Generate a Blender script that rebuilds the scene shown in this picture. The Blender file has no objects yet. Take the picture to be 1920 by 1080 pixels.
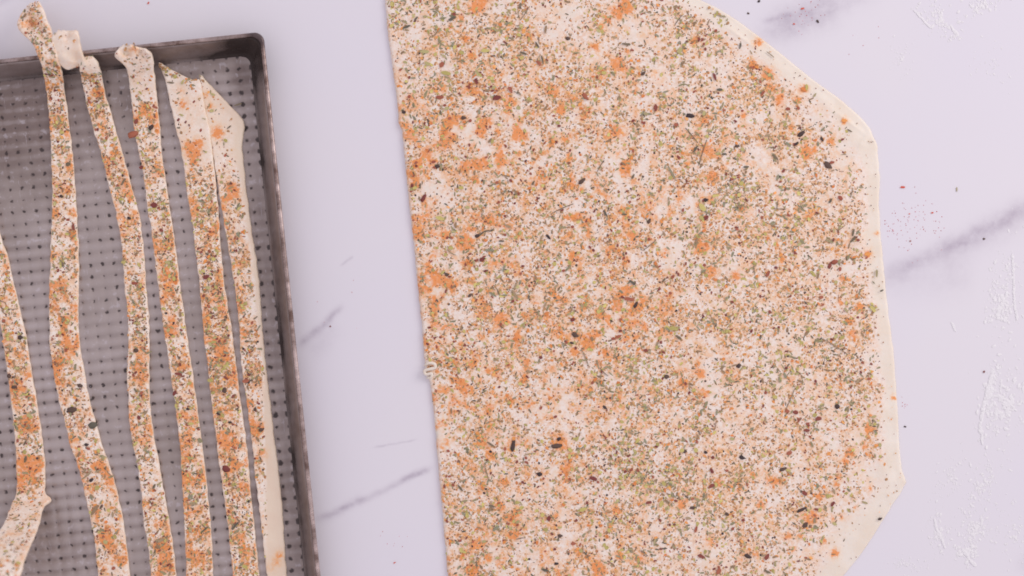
import bpy, math, random
import numpy as np
from mathutils import Vector, Matrix

random.seed(7)
rng = np.random.default_rng(11)
scene = bpy.context.scene
COL = scene.collection

# ------------------------------------------------------------------ camera
CAM_H = 1.2                 # overhead camera, metres above the table
S = 0.64 / 1920             # metres on the table per photograph pixel
cam_data = bpy.data.cameras.new("camera")
cam_data.lens = 67.5
cam_data.sensor_width = 36
cam_data.clip_start = 0.05
cam_data.clip_end = 20
cam_data.dof.use_dof = True
cam_data.dof.focus_distance = CAM_H + 0.004
cam_data.dof.aperture_fstop = 2.4
cam = bpy.data.objects.new("camera", cam_data)
cam.location = (0, 0, CAM_H)
COL.objects.link(cam)
scene.camera = cam

# ------------------------------------------------------------------ world and light
world = bpy.data.worlds.new("World")
scene.world = world
world.use_nodes = True
bg = world.node_tree.nodes["Background"]
bg.inputs[0].default_value = (0.95, 0.90, 1.0, 1)
bg.inputs[1].default_value = 0.76

def area(name, loc, target, sx, sy, power, color):
    l = bpy.data.lights.new(name, 'AREA')
    l.shape = 'RECTANGLE'; l.size = sx; l.size_y = sy
    l.energy = power; l.color = color
    o = bpy.data.objects.new(name, l)
    o.location = loc
    d = Vector(target) - Vector(loc)
    o.rotation_euler = d.to_track_quat('-Z', 'Y').to_euler()
    COL.objects.link(o)
    return o
area("window_light", (1.40, 0.85, 1.05), (0.0, 0.0, 0.0), 1.1, 0.9, 14.0, (1.0, 0.965, 0.935))

scene.cycles.filter_width = 1.75        # the photograph is a little soft
vs = scene.view_settings
vs.view_transform = 'Standard'
vs.look = 'None'
vs.exposure = 0.05
vs.gamma = 1.0
vs.use_curve_mapping = False

# ------------------------------------------------------------------ small helpers
def lin(c):
    c = np.asarray(c, float) / 255.0
    return np.where(c <= 0.04045, c / 12.92, ((c + 0.055) / 1.055) ** 2.4)

def W(px, py, z=0.0):
    """table point seen at a photograph pixel, for a point at height z"""
    k = S * (CAM_H - z) / CAM_H
    return np.array([(px - 960) * k, (540 - py) * k, z])

def Wv(px, py, z):
    px = np.asarray(px, float); py = np.asarray(py, float); z = np.asarray(z, float) + px * 0
    k = S * (CAM_H - z) / CAM_H
    return np.stack([(px - 960) * k, (540 - py) * k, z], -1)

class Noise:
    def __init__(self, seed, n=256):
        self.g = np.random.default_rng(seed).random((n, n)); self.n = n
    def __call__(self, x, y):
        x = np.asarray(x, float); y = np.asarray(y, float)
        xi = np.floor(x).astype(int); yi = np.floor(y).astype(int)
        fx = x - xi; fy = y - yi
        fx = fx * fx * (3 - 2 * fx); fy = fy * fy * (3 - 2 * fy)
        n = self.n; g = self.g
        a = g[xi % n, yi % n]; b = g[(xi + 1) % n, yi % n]
        c = g[xi % n, (yi + 1) % n]; d = g[(xi + 1) % n, (yi + 1) % n]
        return (a * (1 - fx) + b * fx) * (1 - fy) + (c * (1 - fx) + d * fx) * fy
    def fbm(self, x, y, o=4):
        s = 0; a = 1; t = 0
        for i in range(o):
            s = s + a * self(x * 2 ** i + 17.3 * i, y * 2 ** i + 5.1 * i); t += a; a *= 0.5
        return s / t
N1, N2, N3, N4 = Noise(1), Noise(2), Noise(3), Noise(4)

def sstep(a, b, x):
    t = np.clip((x - a) / (b - a), 0, 1)
    return t * t * (3 - 2 * t)

def make_mesh(name, verts, faces, smooth=True, attrs=None, colors=None, mat=None):
    """faces: int array (n,3) or (n,4), or list of such arrays"""
    me = bpy.data.meshes.new(name)
    verts = np.asarray(verts, np.float32)
    if isinstance(faces, np.ndarray): faces = [faces]
    loops = np.concatenate([f.reshape(-1) for f in faces]).astype(np.int32)
    sizes = np.concatenate([np.full(len(f), f.shape[1]) for f in faces]).astype(np.int32)
    starts = np.concatenate([[0], np.cumsum(sizes)[:-1]]).astype(np.int32)
    me.vertices.add(len(verts)); me.vertices.foreach_set("co", verts.reshape(-1))
    me.loops.add(len(loops)); me.loops.foreach_set("vertex_index", loops)
    me.polygons.add(len(sizes)); me.polygons.foreach_set("loop_start", starts)
    me.polygons.foreach_set("use_smooth", np.full(len(sizes), smooth))
    me.update(calc_edges=True)
    me.validate()
    for k, v in (attrs or {}).items():
        a = me.attributes.new(k, 'FLOAT', 'POINT'); a.data.foreach_set("value", np.asarray(v, np.float32))
    if colors is not None:
        c = me.color_attributes.new("col", 'FLOAT_COLOR', 'POINT')
        cc = np.ones((len(verts), 4), np.float32); cc[:, :3] = colors
        c.data.foreach_set("color", cc.reshape(-1))
    if mat: me.materials.append(mat)
    return me

def add(name, mesh, parent=None, loc=None, label=None, cat=None, group=None, kind=None):
    o = bpy.data.objects.new(name, mesh)
    COL.objects.link(o)
    if parent: o.parent = parent
    if loc is not None: o.location = loc
    if label: o['label'] = label
    if cat: o['category'] = cat
    if group: o['group'] = group
    if kind: o['kind'] = kind
    return o

def grid_faces(nr, nc, close_c=False):
    r = np.arange(nr - 1)[:, None]; c = np.arange(nc if close_c else nc - 1)[None, :]
    c2 = (c + 1) % nc
    a = r * nc + c; b = r * nc + c2; d = (r + 1) * nc + c2; e = (r + 1) * nc + c
    return np.stack([a, e, d, b], -1).reshape(-1, 4)

# ------------------------------------------------------------------ node helpers
class NT:
    def __init__(self, name):
        self.m = bpy.data.materials.new(name); self.m.use_nodes = True
        self.t = self.m.node_tree; self.p = self.t.nodes["Principled BSDF"]
    def n(self, typ, **kw):
        nd = self.t.nodes.new(typ)
        for k, v in kw.items(): setattr(nd, k, v)
        return nd
    def link(self, a, b): self.t.links.new(a, b)
    def setin(self, sock, v):
        if isinstance(v, bpy.types.NodeSocket): self.link(v, sock)
        elif v is not None:
            if hasattr(sock.default_value, '__len__') and not hasattr(v, '__len__'): v = (v, v, v)
            sock.default_value = v
    def math(self, op, a, b=None, c=None, clamp=False):
        nd = self.n('ShaderNodeMath', operation=op); nd.use_clamp = clamp
        for i, v in enumerate((a, b, c)):
            if v is not None: self.setin(nd.inputs[i], v)
        return nd.outputs[0]
    def vmath(self, op, a, b=None):
        nd = self.n('ShaderNodeVectorMath', operation=op)
        self.setin(nd.inputs[0], a)
        if b is not None: self.setin(nd.inputs[1], b)
        return nd.outputs['Value'] if op in ('LENGTH', 'DISTANCE', 'DOT_PRODUCT') else nd.outputs[0]
    def noise(self, vec, scale, detail=3, rough=0.5):
        nd = self.n('ShaderNodeTexNoise')
        if vec is not None: self.link(vec, nd.inputs['Vector'])
        nd.inputs['Scale'].default_value = scale; nd.inputs['Detail'].default_value = detail
        nd.inputs['Roughness'].default_value = rough
        return nd
    def rng(self, v, a, b, c=0.0, d=1.0, smooth=False):
        nd = self.n('ShaderNodeMapRange')
        if smooth: nd.interpolation_type = 'SMOOTHSTEP'
        self.setin(nd.inputs[0], v)
        for i, x in enumerate((a, b, c, d)): self.setin(nd.inputs[i + 1], x)
        return nd.outputs[0]
    def mix(self, f, a, b, blend='MIX'):
        nd = self.n('ShaderNodeMix', data_type='RGBA', blend_type=blend)
        self.setin(nd.inputs[0], f)
        for i, v in ((6, a), (7, b)):
            if isinstance(v, bpy.types.NodeSocket): self.link(v, nd.inputs[i])
            else: nd.inputs[i].default_value = (*v, 1)
        return nd.outputs[2]
    def bump(self, h, dist, strength=1.0, normal=None):
        nd = self.n('ShaderNodeBump'); nd.inputs['Distance'].default_value = dist
        nd.inputs['Strength'].default_value = strength
        self.link(h, nd.inputs['Height'])
        if normal: self.link(normal, nd.inputs['Normal'])
        return nd.outputs[0]
    def coord(self): return self.n('ShaderNodeTexCoord').outputs['Object']
    def attr(self, name, out='Fac'):
        nd = self.n('ShaderNodeAttribute'); nd.attribute_name = name
        return nd.outputs[out]

# ------------------------------------------------------------------ materials
def marble_material():
    b = NT("veined_marble")
    co = b.coord()
    wob = b.noise(co, 22, 4, 0.6).outputs['Color']
    d1 = b.vmath('MULTIPLY', b.vmath('SUBTRACT', wob, (0.5, 0.5, 0.5)), (0.012, 0.012, 0))
    wc = b.vmath('ADD', co, d1)
    fine = b.noise(co, 130, 5, 0.65).outputs['Fac']
    total = None
    veins = [  # x0,y0,x1,y1 (photo px), half width px, strength
        (1395, 85, 1680, -50, 26, 0.42), (1440, 60, 1580, 5, 34, 0.30), (1420, 50, 1520, 15, 6, 0.35),
        (1625, 540, 2000, 350, 16, 0.55), (1740, 500, 1960, 375, 28, 0.30), (1640, 520, 1840, 520, 36, 0.20),
        (552, 655, 650, 565, 7, 0.7), (575, 670, 640, 600, 18, 0.18), (640, 498, 668, 480, 3, 0.4),
        (585, 980, 830, 872, 6, 0.45), (590, 985, 690, 930, 9, 0.35), (745, 905, 815, 880, 5, 0.45),
        (690, 846, 790, 824, 2.2, 0.38), (-200, 60, 60, -20, 9, 0.3), (1900, 1080, 2100, 900, 14, 0.5),
        (600, 1250, 900, 1130, 10, 0.6), (1500, 1300, 1900, 1120, 16, 0.4)]
    for x0, y0, x1, y1, w, s in veins:
        a = W(x0, y0); c = W(x1, y1); m = (a + c) / 2; L = np.linalg.norm(c - a) / 2
        mp = b.n('ShaderNodeMapping', vector_type='TEXTURE')
        mp.inputs['Location'].default_value = tuple(m)
        mp.inputs['Rotation'].default_value = (0, 0, math.atan2(c[1] - a[1], c[0] - a[0]))
        mp.inputs['Scale'].default_value = (L, w * S, 1)
        b.link(wc, mp.inputs['Vector'])
        sp = b.n('ShaderNodeSeparateXYZ'); b.link(mp.outputs[0], sp.inputs[0])
        q = b.math('MULTIPLY', sp.outputs[1], sp.outputs[1])
        g = b.math('POWER', 2.718, b.math('MULTIPLY', q, -1.0))
        e = b.rng(b.math('ABSOLUTE', sp.outputs[0]), 1.0, 0.55, 0, 1, True)
        v = b.math('MULTIPLY', b.math('MULTIPLY', g, e), s)
        total = v if total is None else b.math('ADD', total, v)
    total = b.math('MULTIPLY', total, b.rng(fine, 0.3, 0.65, 0.45, 1.1), clamp=True)
    cloud = b.noise(co, 5, 3, 0.5).outputs['Fac']
    base = b.mix(b.rng(cloud, 0.35, 0.65), tuple(lin((225, 220, 227))), tuple(lin((227, 222, 226))))
    colr = b.mix(b.math('MULTIPLY', total, 0.72), base, tuple(lin((164, 150, 166))))
    b.link(colr, b.p.inputs['Base Color'])
    b.p.inputs['Roughness'].default_value = 0.36
    b.p.inputs['Specular IOR Level'].default_value = 0.3
    b.link(b.bump(b.noise(co, 14, 2).outputs['Fac'], 0.0006, 0.3), b.p.inputs['Normal'])
    return b.m

def dough_material(name, cream):
    """cream pastry; the attribute 'pap' is where paprika powder has stained it, 'oil' where herbs have"""
    b = NT(name)
    co = b.coord()
    n1 = b.noise(co, 420, 4, 0.7).outputs['Fac']
    n2 = b.noise(co, 900, 3, 0.7).outputs['Fac']
    n3 = b.noise(co, 60, 3, 0.5).outputs['Fac']
    pap = b.attr('pap'); oil = b.attr('oil')
    base = b.mix(b.rng(n3, 0.35, 0.65), tuple(lin(cream)), tuple(lin([c * f for c, f in zip(cream, (0.985, 0.970, 0.950))])))
    n4 = b.noise(b.vmath('ADD', co, (0.31, 0.17, 0.05)), 560, 3, 0.6).outputs['Fac']
    if name == 'cut_pastry': base = b.mix(b.rng(n3, 0.35, 0.65), tuple(lin((238, 219, 196))), tuple(lin((234, 211, 188))))
    base = b.mix(b.rng(oil, 0.02, 0.22), base, tuple(lin([cream[0] + 5, cream[1] + 2, cream[2] + 4])))
    tint = b.math('MULTIPLY', oil, b.rng(n1, 0.47, 0.57, 0.0, 1.2), clamp=True)
    c1 = b.mix(b.math('MULTIPLY', tint, 0.82), base, tuple(lin((228, 172, 120))))
    pm = b.math('MULTIPLY', pap, b.rng(n4, 0.42, 0.58, 0.38, 1.35), clamp=True)
    pm = b.math('ADD', pm, b.math('MULTIPLY', b.math('SUBTRACT', pap, 0.6, clamp=True), 0.9), clamp=True)
    pcol = b.mix(b.rng(pap, 0.35, 0.85), tuple(lin((240, 182, 118))), tuple(lin((238, 148, 74))))
    c2 = b.mix(b.math('MULTIPLY', pm, 0.92), c1, pcol)
    br = b.math('MULTIPLY', b.rng(b.noise(b.vmath('ADD', co, (0.7, 0.4, 0.1)), 640, 4, 0.7).outputs['Fac'], 0.55, 0.63), oil, clamp=True)
    c2 = b.mix(b.math('MULTIPLY', br, 0.7), c2, tuple(lin((192, 142, 98))))
    speck = b.math('MULTIPLY', b.rng(n2, 0.60, 0.68), b.math('ADD', b.math('MULTIPLY', pap, 0.7), b.math('MULTIPLY', oil, 0.8)), clamp=True)
    c3 = b.mix(b.math('MULTIPLY', speck, 0.6), c2, tuple(lin((196, 116, 72))))
    b.link(c3, b.p.inputs['Base Color'])
    b.p.inputs['Roughness'].default_value = 0.5
    b.p.inputs['Specular IOR Level'].default_value = 0.35
    b.p.inputs['Subsurface Weight'].default_value = 0.15
    b.p.inputs['Subsurface Radius'].default_value = (0.0014, 0.0012, 0.0010)
    b.p.inputs['Subsurface Scale'].default_value = 1.0
    h = b.math('ADD', b.math('MULTIPLY', n3, 1.0), b.math('MULTIPLY', n1, 0.25))
    b.link(b.bump(h, 0.0012, 0.5), b.p.inputs['Normal'])
    return b.m

def seasoning_material():
    b = NT("dried_seasoning")
    c = b.attr('col', 'Color')
    n = b.noise(b.coord(), 1500, 2).outputs['Fac']
    hs = b.n('ShaderNodeHueSaturation'); b.link(c, hs.inputs['Color'])
    b.link(b.rng(n, 0.3, 0.7, 0.75, 1.2), hs.inputs['Value'])
    b.link(hs.outputs[0], b.p.inputs['Base Color'])
    b.p.inputs['Roughness'].default_value = 0.6
    b.p.inputs['Specular IOR Level'].default_value = 0.3
    return b.m

PITCH = 22.5 * S
def tray_material(name, floor):
    b = NT(name)
    co = b.coord()
    big = b.noise(co, 9, 4, 0.6).outputs['Fac']
    mid = b.noise(co, 60, 5, 0.65).outputs['Fac']
    fine = b.noise(co, 420, 4, 0.7).outputs['Fac']
    sp = b.n('ShaderNodeSeparateXYZ'); b.link(co, sp.inputs[0])
    if floor:
        steel = b.mix(b.rng(big, 0.3, 0.7), tuple(lin((156, 142, 135))), tuple(lin((192, 179, 175))))
        ed = b.attr('edge')
        g = b.math('ADD', ed, b.math('MULTIPLY', b.math('SUBTRACT', mid, 0.5), 0.9))
        stain = b.rng(g, 0.32, 0.9)
        c = b.mix(b.math('MULTIPLY', stain, 0.75), steel, tuple(lin((104, 84, 76))))
        # pillow shading put into the colour: grooves darkened, crowns lightened
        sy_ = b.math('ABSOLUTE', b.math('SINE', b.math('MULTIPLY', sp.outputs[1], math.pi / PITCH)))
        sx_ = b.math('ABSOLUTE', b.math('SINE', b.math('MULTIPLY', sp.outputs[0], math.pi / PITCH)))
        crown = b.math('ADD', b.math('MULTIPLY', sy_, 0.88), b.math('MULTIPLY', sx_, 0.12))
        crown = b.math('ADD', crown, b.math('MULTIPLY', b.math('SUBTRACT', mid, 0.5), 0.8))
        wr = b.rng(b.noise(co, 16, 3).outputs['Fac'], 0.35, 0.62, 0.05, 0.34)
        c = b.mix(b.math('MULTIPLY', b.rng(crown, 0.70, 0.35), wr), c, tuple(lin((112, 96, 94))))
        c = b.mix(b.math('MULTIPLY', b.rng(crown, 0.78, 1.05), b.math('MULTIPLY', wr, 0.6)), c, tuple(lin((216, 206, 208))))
        # grime gathered in the pits where the embossed lines cross
        ax = b.math('DIVIDE', sp.outputs[0], PITCH); ay = b.math('DIVIDE', sp.outputs[1], PITCH)
        rx = b.math('ROUND', ax); ry = b.math('ROUND', ay)
        cv = b.n('ShaderNodeCombineXYZ'); b.link(rx, cv.inputs[0]); b.link(ry, cv.inputs[1])
        wn = b.n('ShaderNodeTexWhiteNoise', noise_dimensions='2D'); b.link(cv.outputs[0], wn.inputs['Vector'])
        wob = b.vmath('MULTIPLY', b.vmath('SUBTRACT', b.noise(co, 330, 2).outputs['Color'], (0.5, 0.5, 0.5)), (0.42, 0.42, 0))
        dv = b.n('ShaderNodeCombineXYZ')
        b.link(b.math('SUBTRACT', ax, rx), dv.inputs[0]); b.link(b.math('SUBTRACT', ay, ry), dv.inputs[1])
        dist = b.vmath('LENGTH', b.vmath('ADD', dv.outputs[0], wob))
        zone = b.rng(b.noise(co, 14, 2).outputs['Fac'], 0.30, 0.52, 0.25, 1.0)
        near = b.rng(sp.outputs[0], -0.030, -0.004, 1.0, 1.5)
        rad = b.math('MULTIPLY', b.math('MULTIPLY', b.rng(wn.outputs['Value'], 0.0, 1.0, 0.06, 0.165), zone), near)
        pit = b.rng(b.math('SUBTRACT', dist, rad), 0.05, -0.05, 0, 0.93)
        c = b.mix(pit, c, tuple(lin((52, 38, 36))))
        glint = b.math('MULTIPLY', b.rng(b.noise(co, 260, 3, 0.6).outputs['Fac'], 0.58, 0.66), b.rng(crown, 0.6, 0.9))  # small highlights painted into the colour of the crowns
        c = b.mix(b.math('MULTIPLY', glint, 0.3), c, tuple(lin((214, 206, 212))))
        scr = b.n('ShaderNodeMapping'); b.link(co, scr.inputs['Vector']); scr.inputs['Scale'].default_value = (1, 0.12, 1)
        scn = b.noise(scr.outputs[0], 900, 2, 0.6).outputs['Fac']
        c = b.mix(b.rng(scn, 0.66, 0.74, 0, 0.35), c, tuple(lin((200, 192, 198))))
        b.link(c, b.p.inputs['Base Color'])
        b.link(b.math('MULTIPLY', b.math('SUBTRACT', 1.0, b.math('MAXIMUM', pit, b.math('MULTIPLY', stain, 0.6))), 0.62), b.p.inputs['Metallic'])
        b.link(b.rng(mid, 0.3, 0.7, 0.34, 0.50), b.p.inputs['Roughness'])
        b.link(b.bump(b.math('ADD', fine, b.math('MULTIPLY', mid, 0.5)), 0.0003, 0.35), b.p.inputs['Normal'])
    else:
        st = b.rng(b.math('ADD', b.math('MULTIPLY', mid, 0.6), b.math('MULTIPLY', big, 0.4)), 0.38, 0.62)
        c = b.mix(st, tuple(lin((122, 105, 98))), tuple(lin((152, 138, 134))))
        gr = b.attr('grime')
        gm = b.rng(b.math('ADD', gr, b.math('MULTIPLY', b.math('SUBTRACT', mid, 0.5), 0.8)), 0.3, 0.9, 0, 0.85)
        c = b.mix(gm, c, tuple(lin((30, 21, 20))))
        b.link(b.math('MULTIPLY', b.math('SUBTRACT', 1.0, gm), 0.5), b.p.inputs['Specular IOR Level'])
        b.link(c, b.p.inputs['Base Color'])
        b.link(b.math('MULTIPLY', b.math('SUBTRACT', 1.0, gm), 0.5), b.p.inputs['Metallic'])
        b.link(b.math('SUBTRACT', b.rng(fine, 0.3, 0.7, 0.30, 0.5), b.math('MULTIPLY', gm, 0.2)), b.p.inputs['Roughness'])
        b.link(b.bump(fine, 0.0003, 0.35), b.p.inputs['Normal'])
    return b.m

M_marble = marble_material()
M_dough = dough_material("rolled_pastry", (237, 226, 212))
M_season = seasoning_material()
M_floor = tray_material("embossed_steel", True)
M_wall = tray_material("stained_steel", False)
def flour_material():
    b = NT("white_flour")
    b.p.inputs['Base Color'].default_value = (0.81, 0.785, 0.79, 1)
    b.p.inputs['Roughness'].default_value = 0.9
    b.p.inputs['Specular IOR Level'].default_value = 0.1
    return b.m
M_flour = flour_material()

# ------------------------------------------------------------------ marble table top
def table():
    x0, x1, y0, y1, h = -0.75, 0.75, -0.55, 0.55, 0.03
    r = 0.004
    vs_ = []
    loops = []
    for z, ins in ((0, r), (-r * 0.3, r * 0.3), (-r, 0), (-h, 0)):
        loops.append([(x0 + ins, y0 + ins, z), (x1 - ins, y0 + ins, z), (x1 - ins, y1 - ins, z), (x0 + ins, y1 - ins, z)])
    v = np.array(loops).reshape(-1, 3)
    f = [np.array([[0, 1, 2, 3], [15, 14, 13, 12]])]
    for k in range(3):
        for i in range(4):
            j = (i + 1) % 4
            f.append(np.array([[k * 4 + j, k * 4 + i, k * 4 + 4 + i, k * 4 + 4 + j]]))
    me = make_mesh("marble_tabletop", v, f, smooth=False, mat=M_marble)
    add("marble_tabletop", me, kind='structure', label='white lavender marble surface with soft purple grey veins', )
table()

# ------------------------------------------------------------------ baking tray
TA = math.radians(6.0)
TC = W(468, 104, 0.0015)          # inner corner of the tray floor
tray = bpy.data.objects.new("baking_tray", None); COL.objects.link(tray)
tray.location = (TC[0], TC[1], 0); tray.rotation_euler = (0, 0, TA)
tray['label'] = 'old grey steel baking tray with dimpled floor, brown stains and rolled rim'
tray['category'] = 'baking tray'
TWX, TWY, TR = 0.31, 0.43, 0.0058
def tray_world(px, py, z):
    p = W(px, py, z)
    return p
def tray_floor():
    sub = 8
    step = PITCH / sub
    nx = int(TWX / step) + 1; ny = int(TWY / step) + 1
    X = -np.linspace(0, TWX, nx); Y = -np.linspace(0, TWY, ny)
    YY, XX = np.meshgrid(Y, X, indexing='ij')
    # round the corners: squeeze the rows near the ends
    dy = np.minimum(-YY, YY + TWY)
    ins = np.where(dy < TR, TR - np.sqrt(np.maximum(0, TR ** 2 - (TR - dy) ** 2)), 0)
    XX = -TWX / 2 + (XX + TWX / 2) * (1 - ins / (TWX / 2))
    a = XX / PITCH; b_ = YY / PITCH
    sx = np.abs(np.sin(np.pi * a)); sy = np.abs(np.sin(np.pi * b_))
    pillow = 0.0013 * (0.26 * sx + 0.74 * sy)
    da = a - np.round(a); db = b_ - np.round(b_)
    pit = 0.0009 * np.exp(-(da ** 2 + db ** 2) / 0.018)
    edge = np.minimum(np.minimum(-XX, XX + TWX), np.minimum(-YY, YY + TWY))
    emb = sstep(0.001, 0.006, edge) * (0.40 + 0.60 * sstep(0.01, 0.09, -YY))
    worn = 0.75 + 0.5 * (N1.fbm(a * 0.12, b_ * 0.12, 2) - 0.5)
    Z = 0.0012 + (pillow - pit) * emb * worn + 0.0006 * (N2.fbm(a * 0.06 + 3, b_ * 0.06, 2) - 0.5)
    e = 1 - sstep(0.0, 0.030, edge)
    # brownish bake stains: along the top end, up in the left corner, and beside the long wall
    st = np.maximum(e * 0.55, (1 - sstep(0.0, 0.13, -YY)) * (0.38 + 0.50 * sstep(0.05, 0.16, -XX)))
    st = np.maximum(st, 0.85 * np.exp(-(((XX + 0.006) / 0.012) ** 2 + ((YY + 0.010) / 0.022) ** 2)))
    st = np.maximum(st, 0.95 * np.exp(-(((XX + 0.016) / 0.014) ** 2 + ((YY + 0.275) / 0.014) ** 2)))
    st = np.maximum(st, 0.42 * np.exp(-(((XX + 0.17) / 0.05) ** 2 + ((YY + 0.29) / 0.025) ** 2)))
    st = st + 0.10 + 0.5 * (N3.fbm(a * 0.3, b_ * 0.3, 4) - 0.5)
    v = np.stack([XX, YY, Z], -1).reshape(-1, 3)
    f = grid_faces(ny, nx)[:, ::-1]
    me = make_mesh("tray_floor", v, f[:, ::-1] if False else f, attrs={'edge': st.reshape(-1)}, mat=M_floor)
    # make the normals look up
    o = add("tray_floor", me, tray)
    if me.polygons[0].normal.z < 0: me.flip_normals()
tray_floor()
RIM_H = 0.0165
def rounded_path(off, ncor=14, nside=60):
    """loop of points round the tray floor, pushed outward by off, with the arc length fraction"""
    r = TR + off * 0.03
    k_ = -TR + off * 0.97
    cx = [(k_, k_, 0), (-TWX - k_, k_, 90), (-TWX - k_, -TWY - k_, 180), (k_, -TWY - k_, 270)]
    pts = []
    for i, (x, y, a0) in enumerate(cx):
        for k in range(ncor + 1):
            a = math.radians(a0 + 90 * k / ncor)
            pts.append((x + r * math.cos(a), y + r * math.sin(a)))
        x2, y2, _ = cx[(i + 1) % 4]
        a = math.radians(a0 + 90)
        p0 = np.array([x + r * math.cos(a), y + r * math.sin(a)])
        p1 = np.array([x2 + r * math.cos(a), y2 + r * math.sin(a)])
        for k in range(1, nside): pts.append(tuple(p0 + (p1 - p0) * k / nside))
    return np.array(pts)
def sweep(name, prof, mat, closed, grime):
    rows = []
    for d, z in prof:
        p = rounded_path(d)
        rows.append(np.column_stack([p, np.full(len(p), z)]))
    n = len(rows[0])
    v = np.concatenate(rows)
    wob = 0.0005 * (N1.fbm(v[:, 0] * 30, v[:, 1] * 30, 3) - 0.5)
    v[:, 2] += wob
    f = grid_faces(len(rows), n, True)
    if closed:
        k = np.arange(n); k2 = (k + 1) % n; b = (len(rows) - 1) * n
        f = np.concatenate([f, np.stack([b + k, k, k2, b + k2], -1)])
    me = make_mesh(name, v, f, attrs={'grime': grime(v)}, mat=mat)
    return add(name, me, tray)
F = 0.0093
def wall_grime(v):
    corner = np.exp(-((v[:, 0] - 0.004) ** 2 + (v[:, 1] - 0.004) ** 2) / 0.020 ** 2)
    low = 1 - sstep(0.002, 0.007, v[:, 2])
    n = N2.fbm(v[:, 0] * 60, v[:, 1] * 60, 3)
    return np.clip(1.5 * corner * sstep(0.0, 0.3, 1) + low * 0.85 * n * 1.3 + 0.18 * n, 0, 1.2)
inner = [(-0.0022, 0.0006), (-0.0004, 0.0010), (0.0008, 0.0014), (0.0020, 0.0026), (0.0030, 0.0045), (0.0046, 0.0082), (0.0062, 0.0118), (F - 0.0012, RIM_H - 0.0015), (F - 0.0004, RIM_H - 0.0004)]
outer = [(F + 0.0004, RIM_H - 0.0014), (F - 0.0002, RIM_H - 0.0028), (0.0052, 0.0070), (0.0034, 0.0025), (0.0020, 0.0006), (-0.0020, 0.0002)]
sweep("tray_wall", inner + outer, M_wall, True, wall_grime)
br = 0.0013
bead = [(F + br * 0.9 + br * math.cos(t), RIM_H - 0.0004 + br * math.sin(t)) for t in np.linspace(math.pi, -math.pi, 17)[:-1]]
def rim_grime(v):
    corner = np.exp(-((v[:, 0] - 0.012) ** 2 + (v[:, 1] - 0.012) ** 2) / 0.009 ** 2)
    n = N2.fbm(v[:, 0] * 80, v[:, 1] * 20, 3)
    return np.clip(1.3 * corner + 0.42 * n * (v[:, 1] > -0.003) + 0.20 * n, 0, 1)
def rim_material():
    b = NT("worn_rim_steel")
    co = b.coord()
    mid = b.noise(co, 90, 4, 0.6).outputs['Fac']; fine = b.noise(co, 700, 3).outputs['Fac']
    c = b.mix(b.rng(mid, 0.35, 0.65), tuple(lin((112, 90, 82))), tuple(lin((204, 184, 178))))
    gr = b.rng(b.math('ADD', b.attr('grime'), b.math('MULTIPLY', b.math('SUBTRACT', mid, 0.5), 0.7)), 0.25, 0.8, 0, 0.85)
    c = b.mix(gr, c, tuple(lin((72, 60, 62))))
    b.link(c, b.p.inputs['Base Color']); b.p.inputs['Metallic'].default_value = 0.7
    b.link(b.rng(fine, 0.3, 0.7, 0.22, 0.42), b.p.inputs['Roughness'])
    return b.m
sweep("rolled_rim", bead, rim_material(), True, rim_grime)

# ------------------------------------------------------------------ seasoning pieces (prototypes)
def ico():
    t = (1 + 5 ** 0.5) / 2
    v = np.array([(-1, t, 0), (1, t, 0), (-1, -t, 0), (1, -t, 0), (0, -1, t), (0, 1, t), (0, -1, -t), (0, 1, -t), (t, 0, -1), (t, 0, 1), (-t, 0, -1), (-t, 0, 1)], float)
    v /= np.linalg.norm(v[0])
    f = np.array([(0, 11, 5), (0, 5, 1), (0, 1, 7), (0, 7, 10), (0, 10, 11), (1, 5, 9), (5, 11, 4), (11, 10, 2), (10, 7, 6), (7, 1, 8), (3, 9, 4), (3, 4, 2), (3, 2, 6), (3, 6, 8), (3, 8, 9), (4, 9, 5), (2, 4, 11), (6, 2, 10), (8, 6, 7), (9, 8, 1)])
    return v, f
def ico2():
    v, f = ico(); v = list(map(tuple, v)); cache = {}; nf = []
    def mid(a, b):
        k = (min(a, b), max(a, b))
        if k not in cache:
            m = np.array(v[a]) + np.array(v[b]); m /= np.linalg.norm(m); v.append(tuple(m)); cache[k] = len(v) - 1
        return cache[k]
    for a, b, c in f:
        d, e, g = mid(a, b), mid(b, c), mid(c, a)
        nf += [(a, d, g), (b, e, d), (c, g, e), (d, e, g)]
    return np.array(v), np.array(nf)
def proto_grain(k, fine=False):          # rough little lump, about 1 across
    r = np.random.default_rng(100 + k)
    v, f = ico2() if fine else ico()
    v = v * 0.5 * (1 + 0.28 * (r.random((len(v), 1)) - 0.5) * 2) * np.array([1, 0.72 + 0.2 * r.random(), 0.5])
    return v, f
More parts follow.
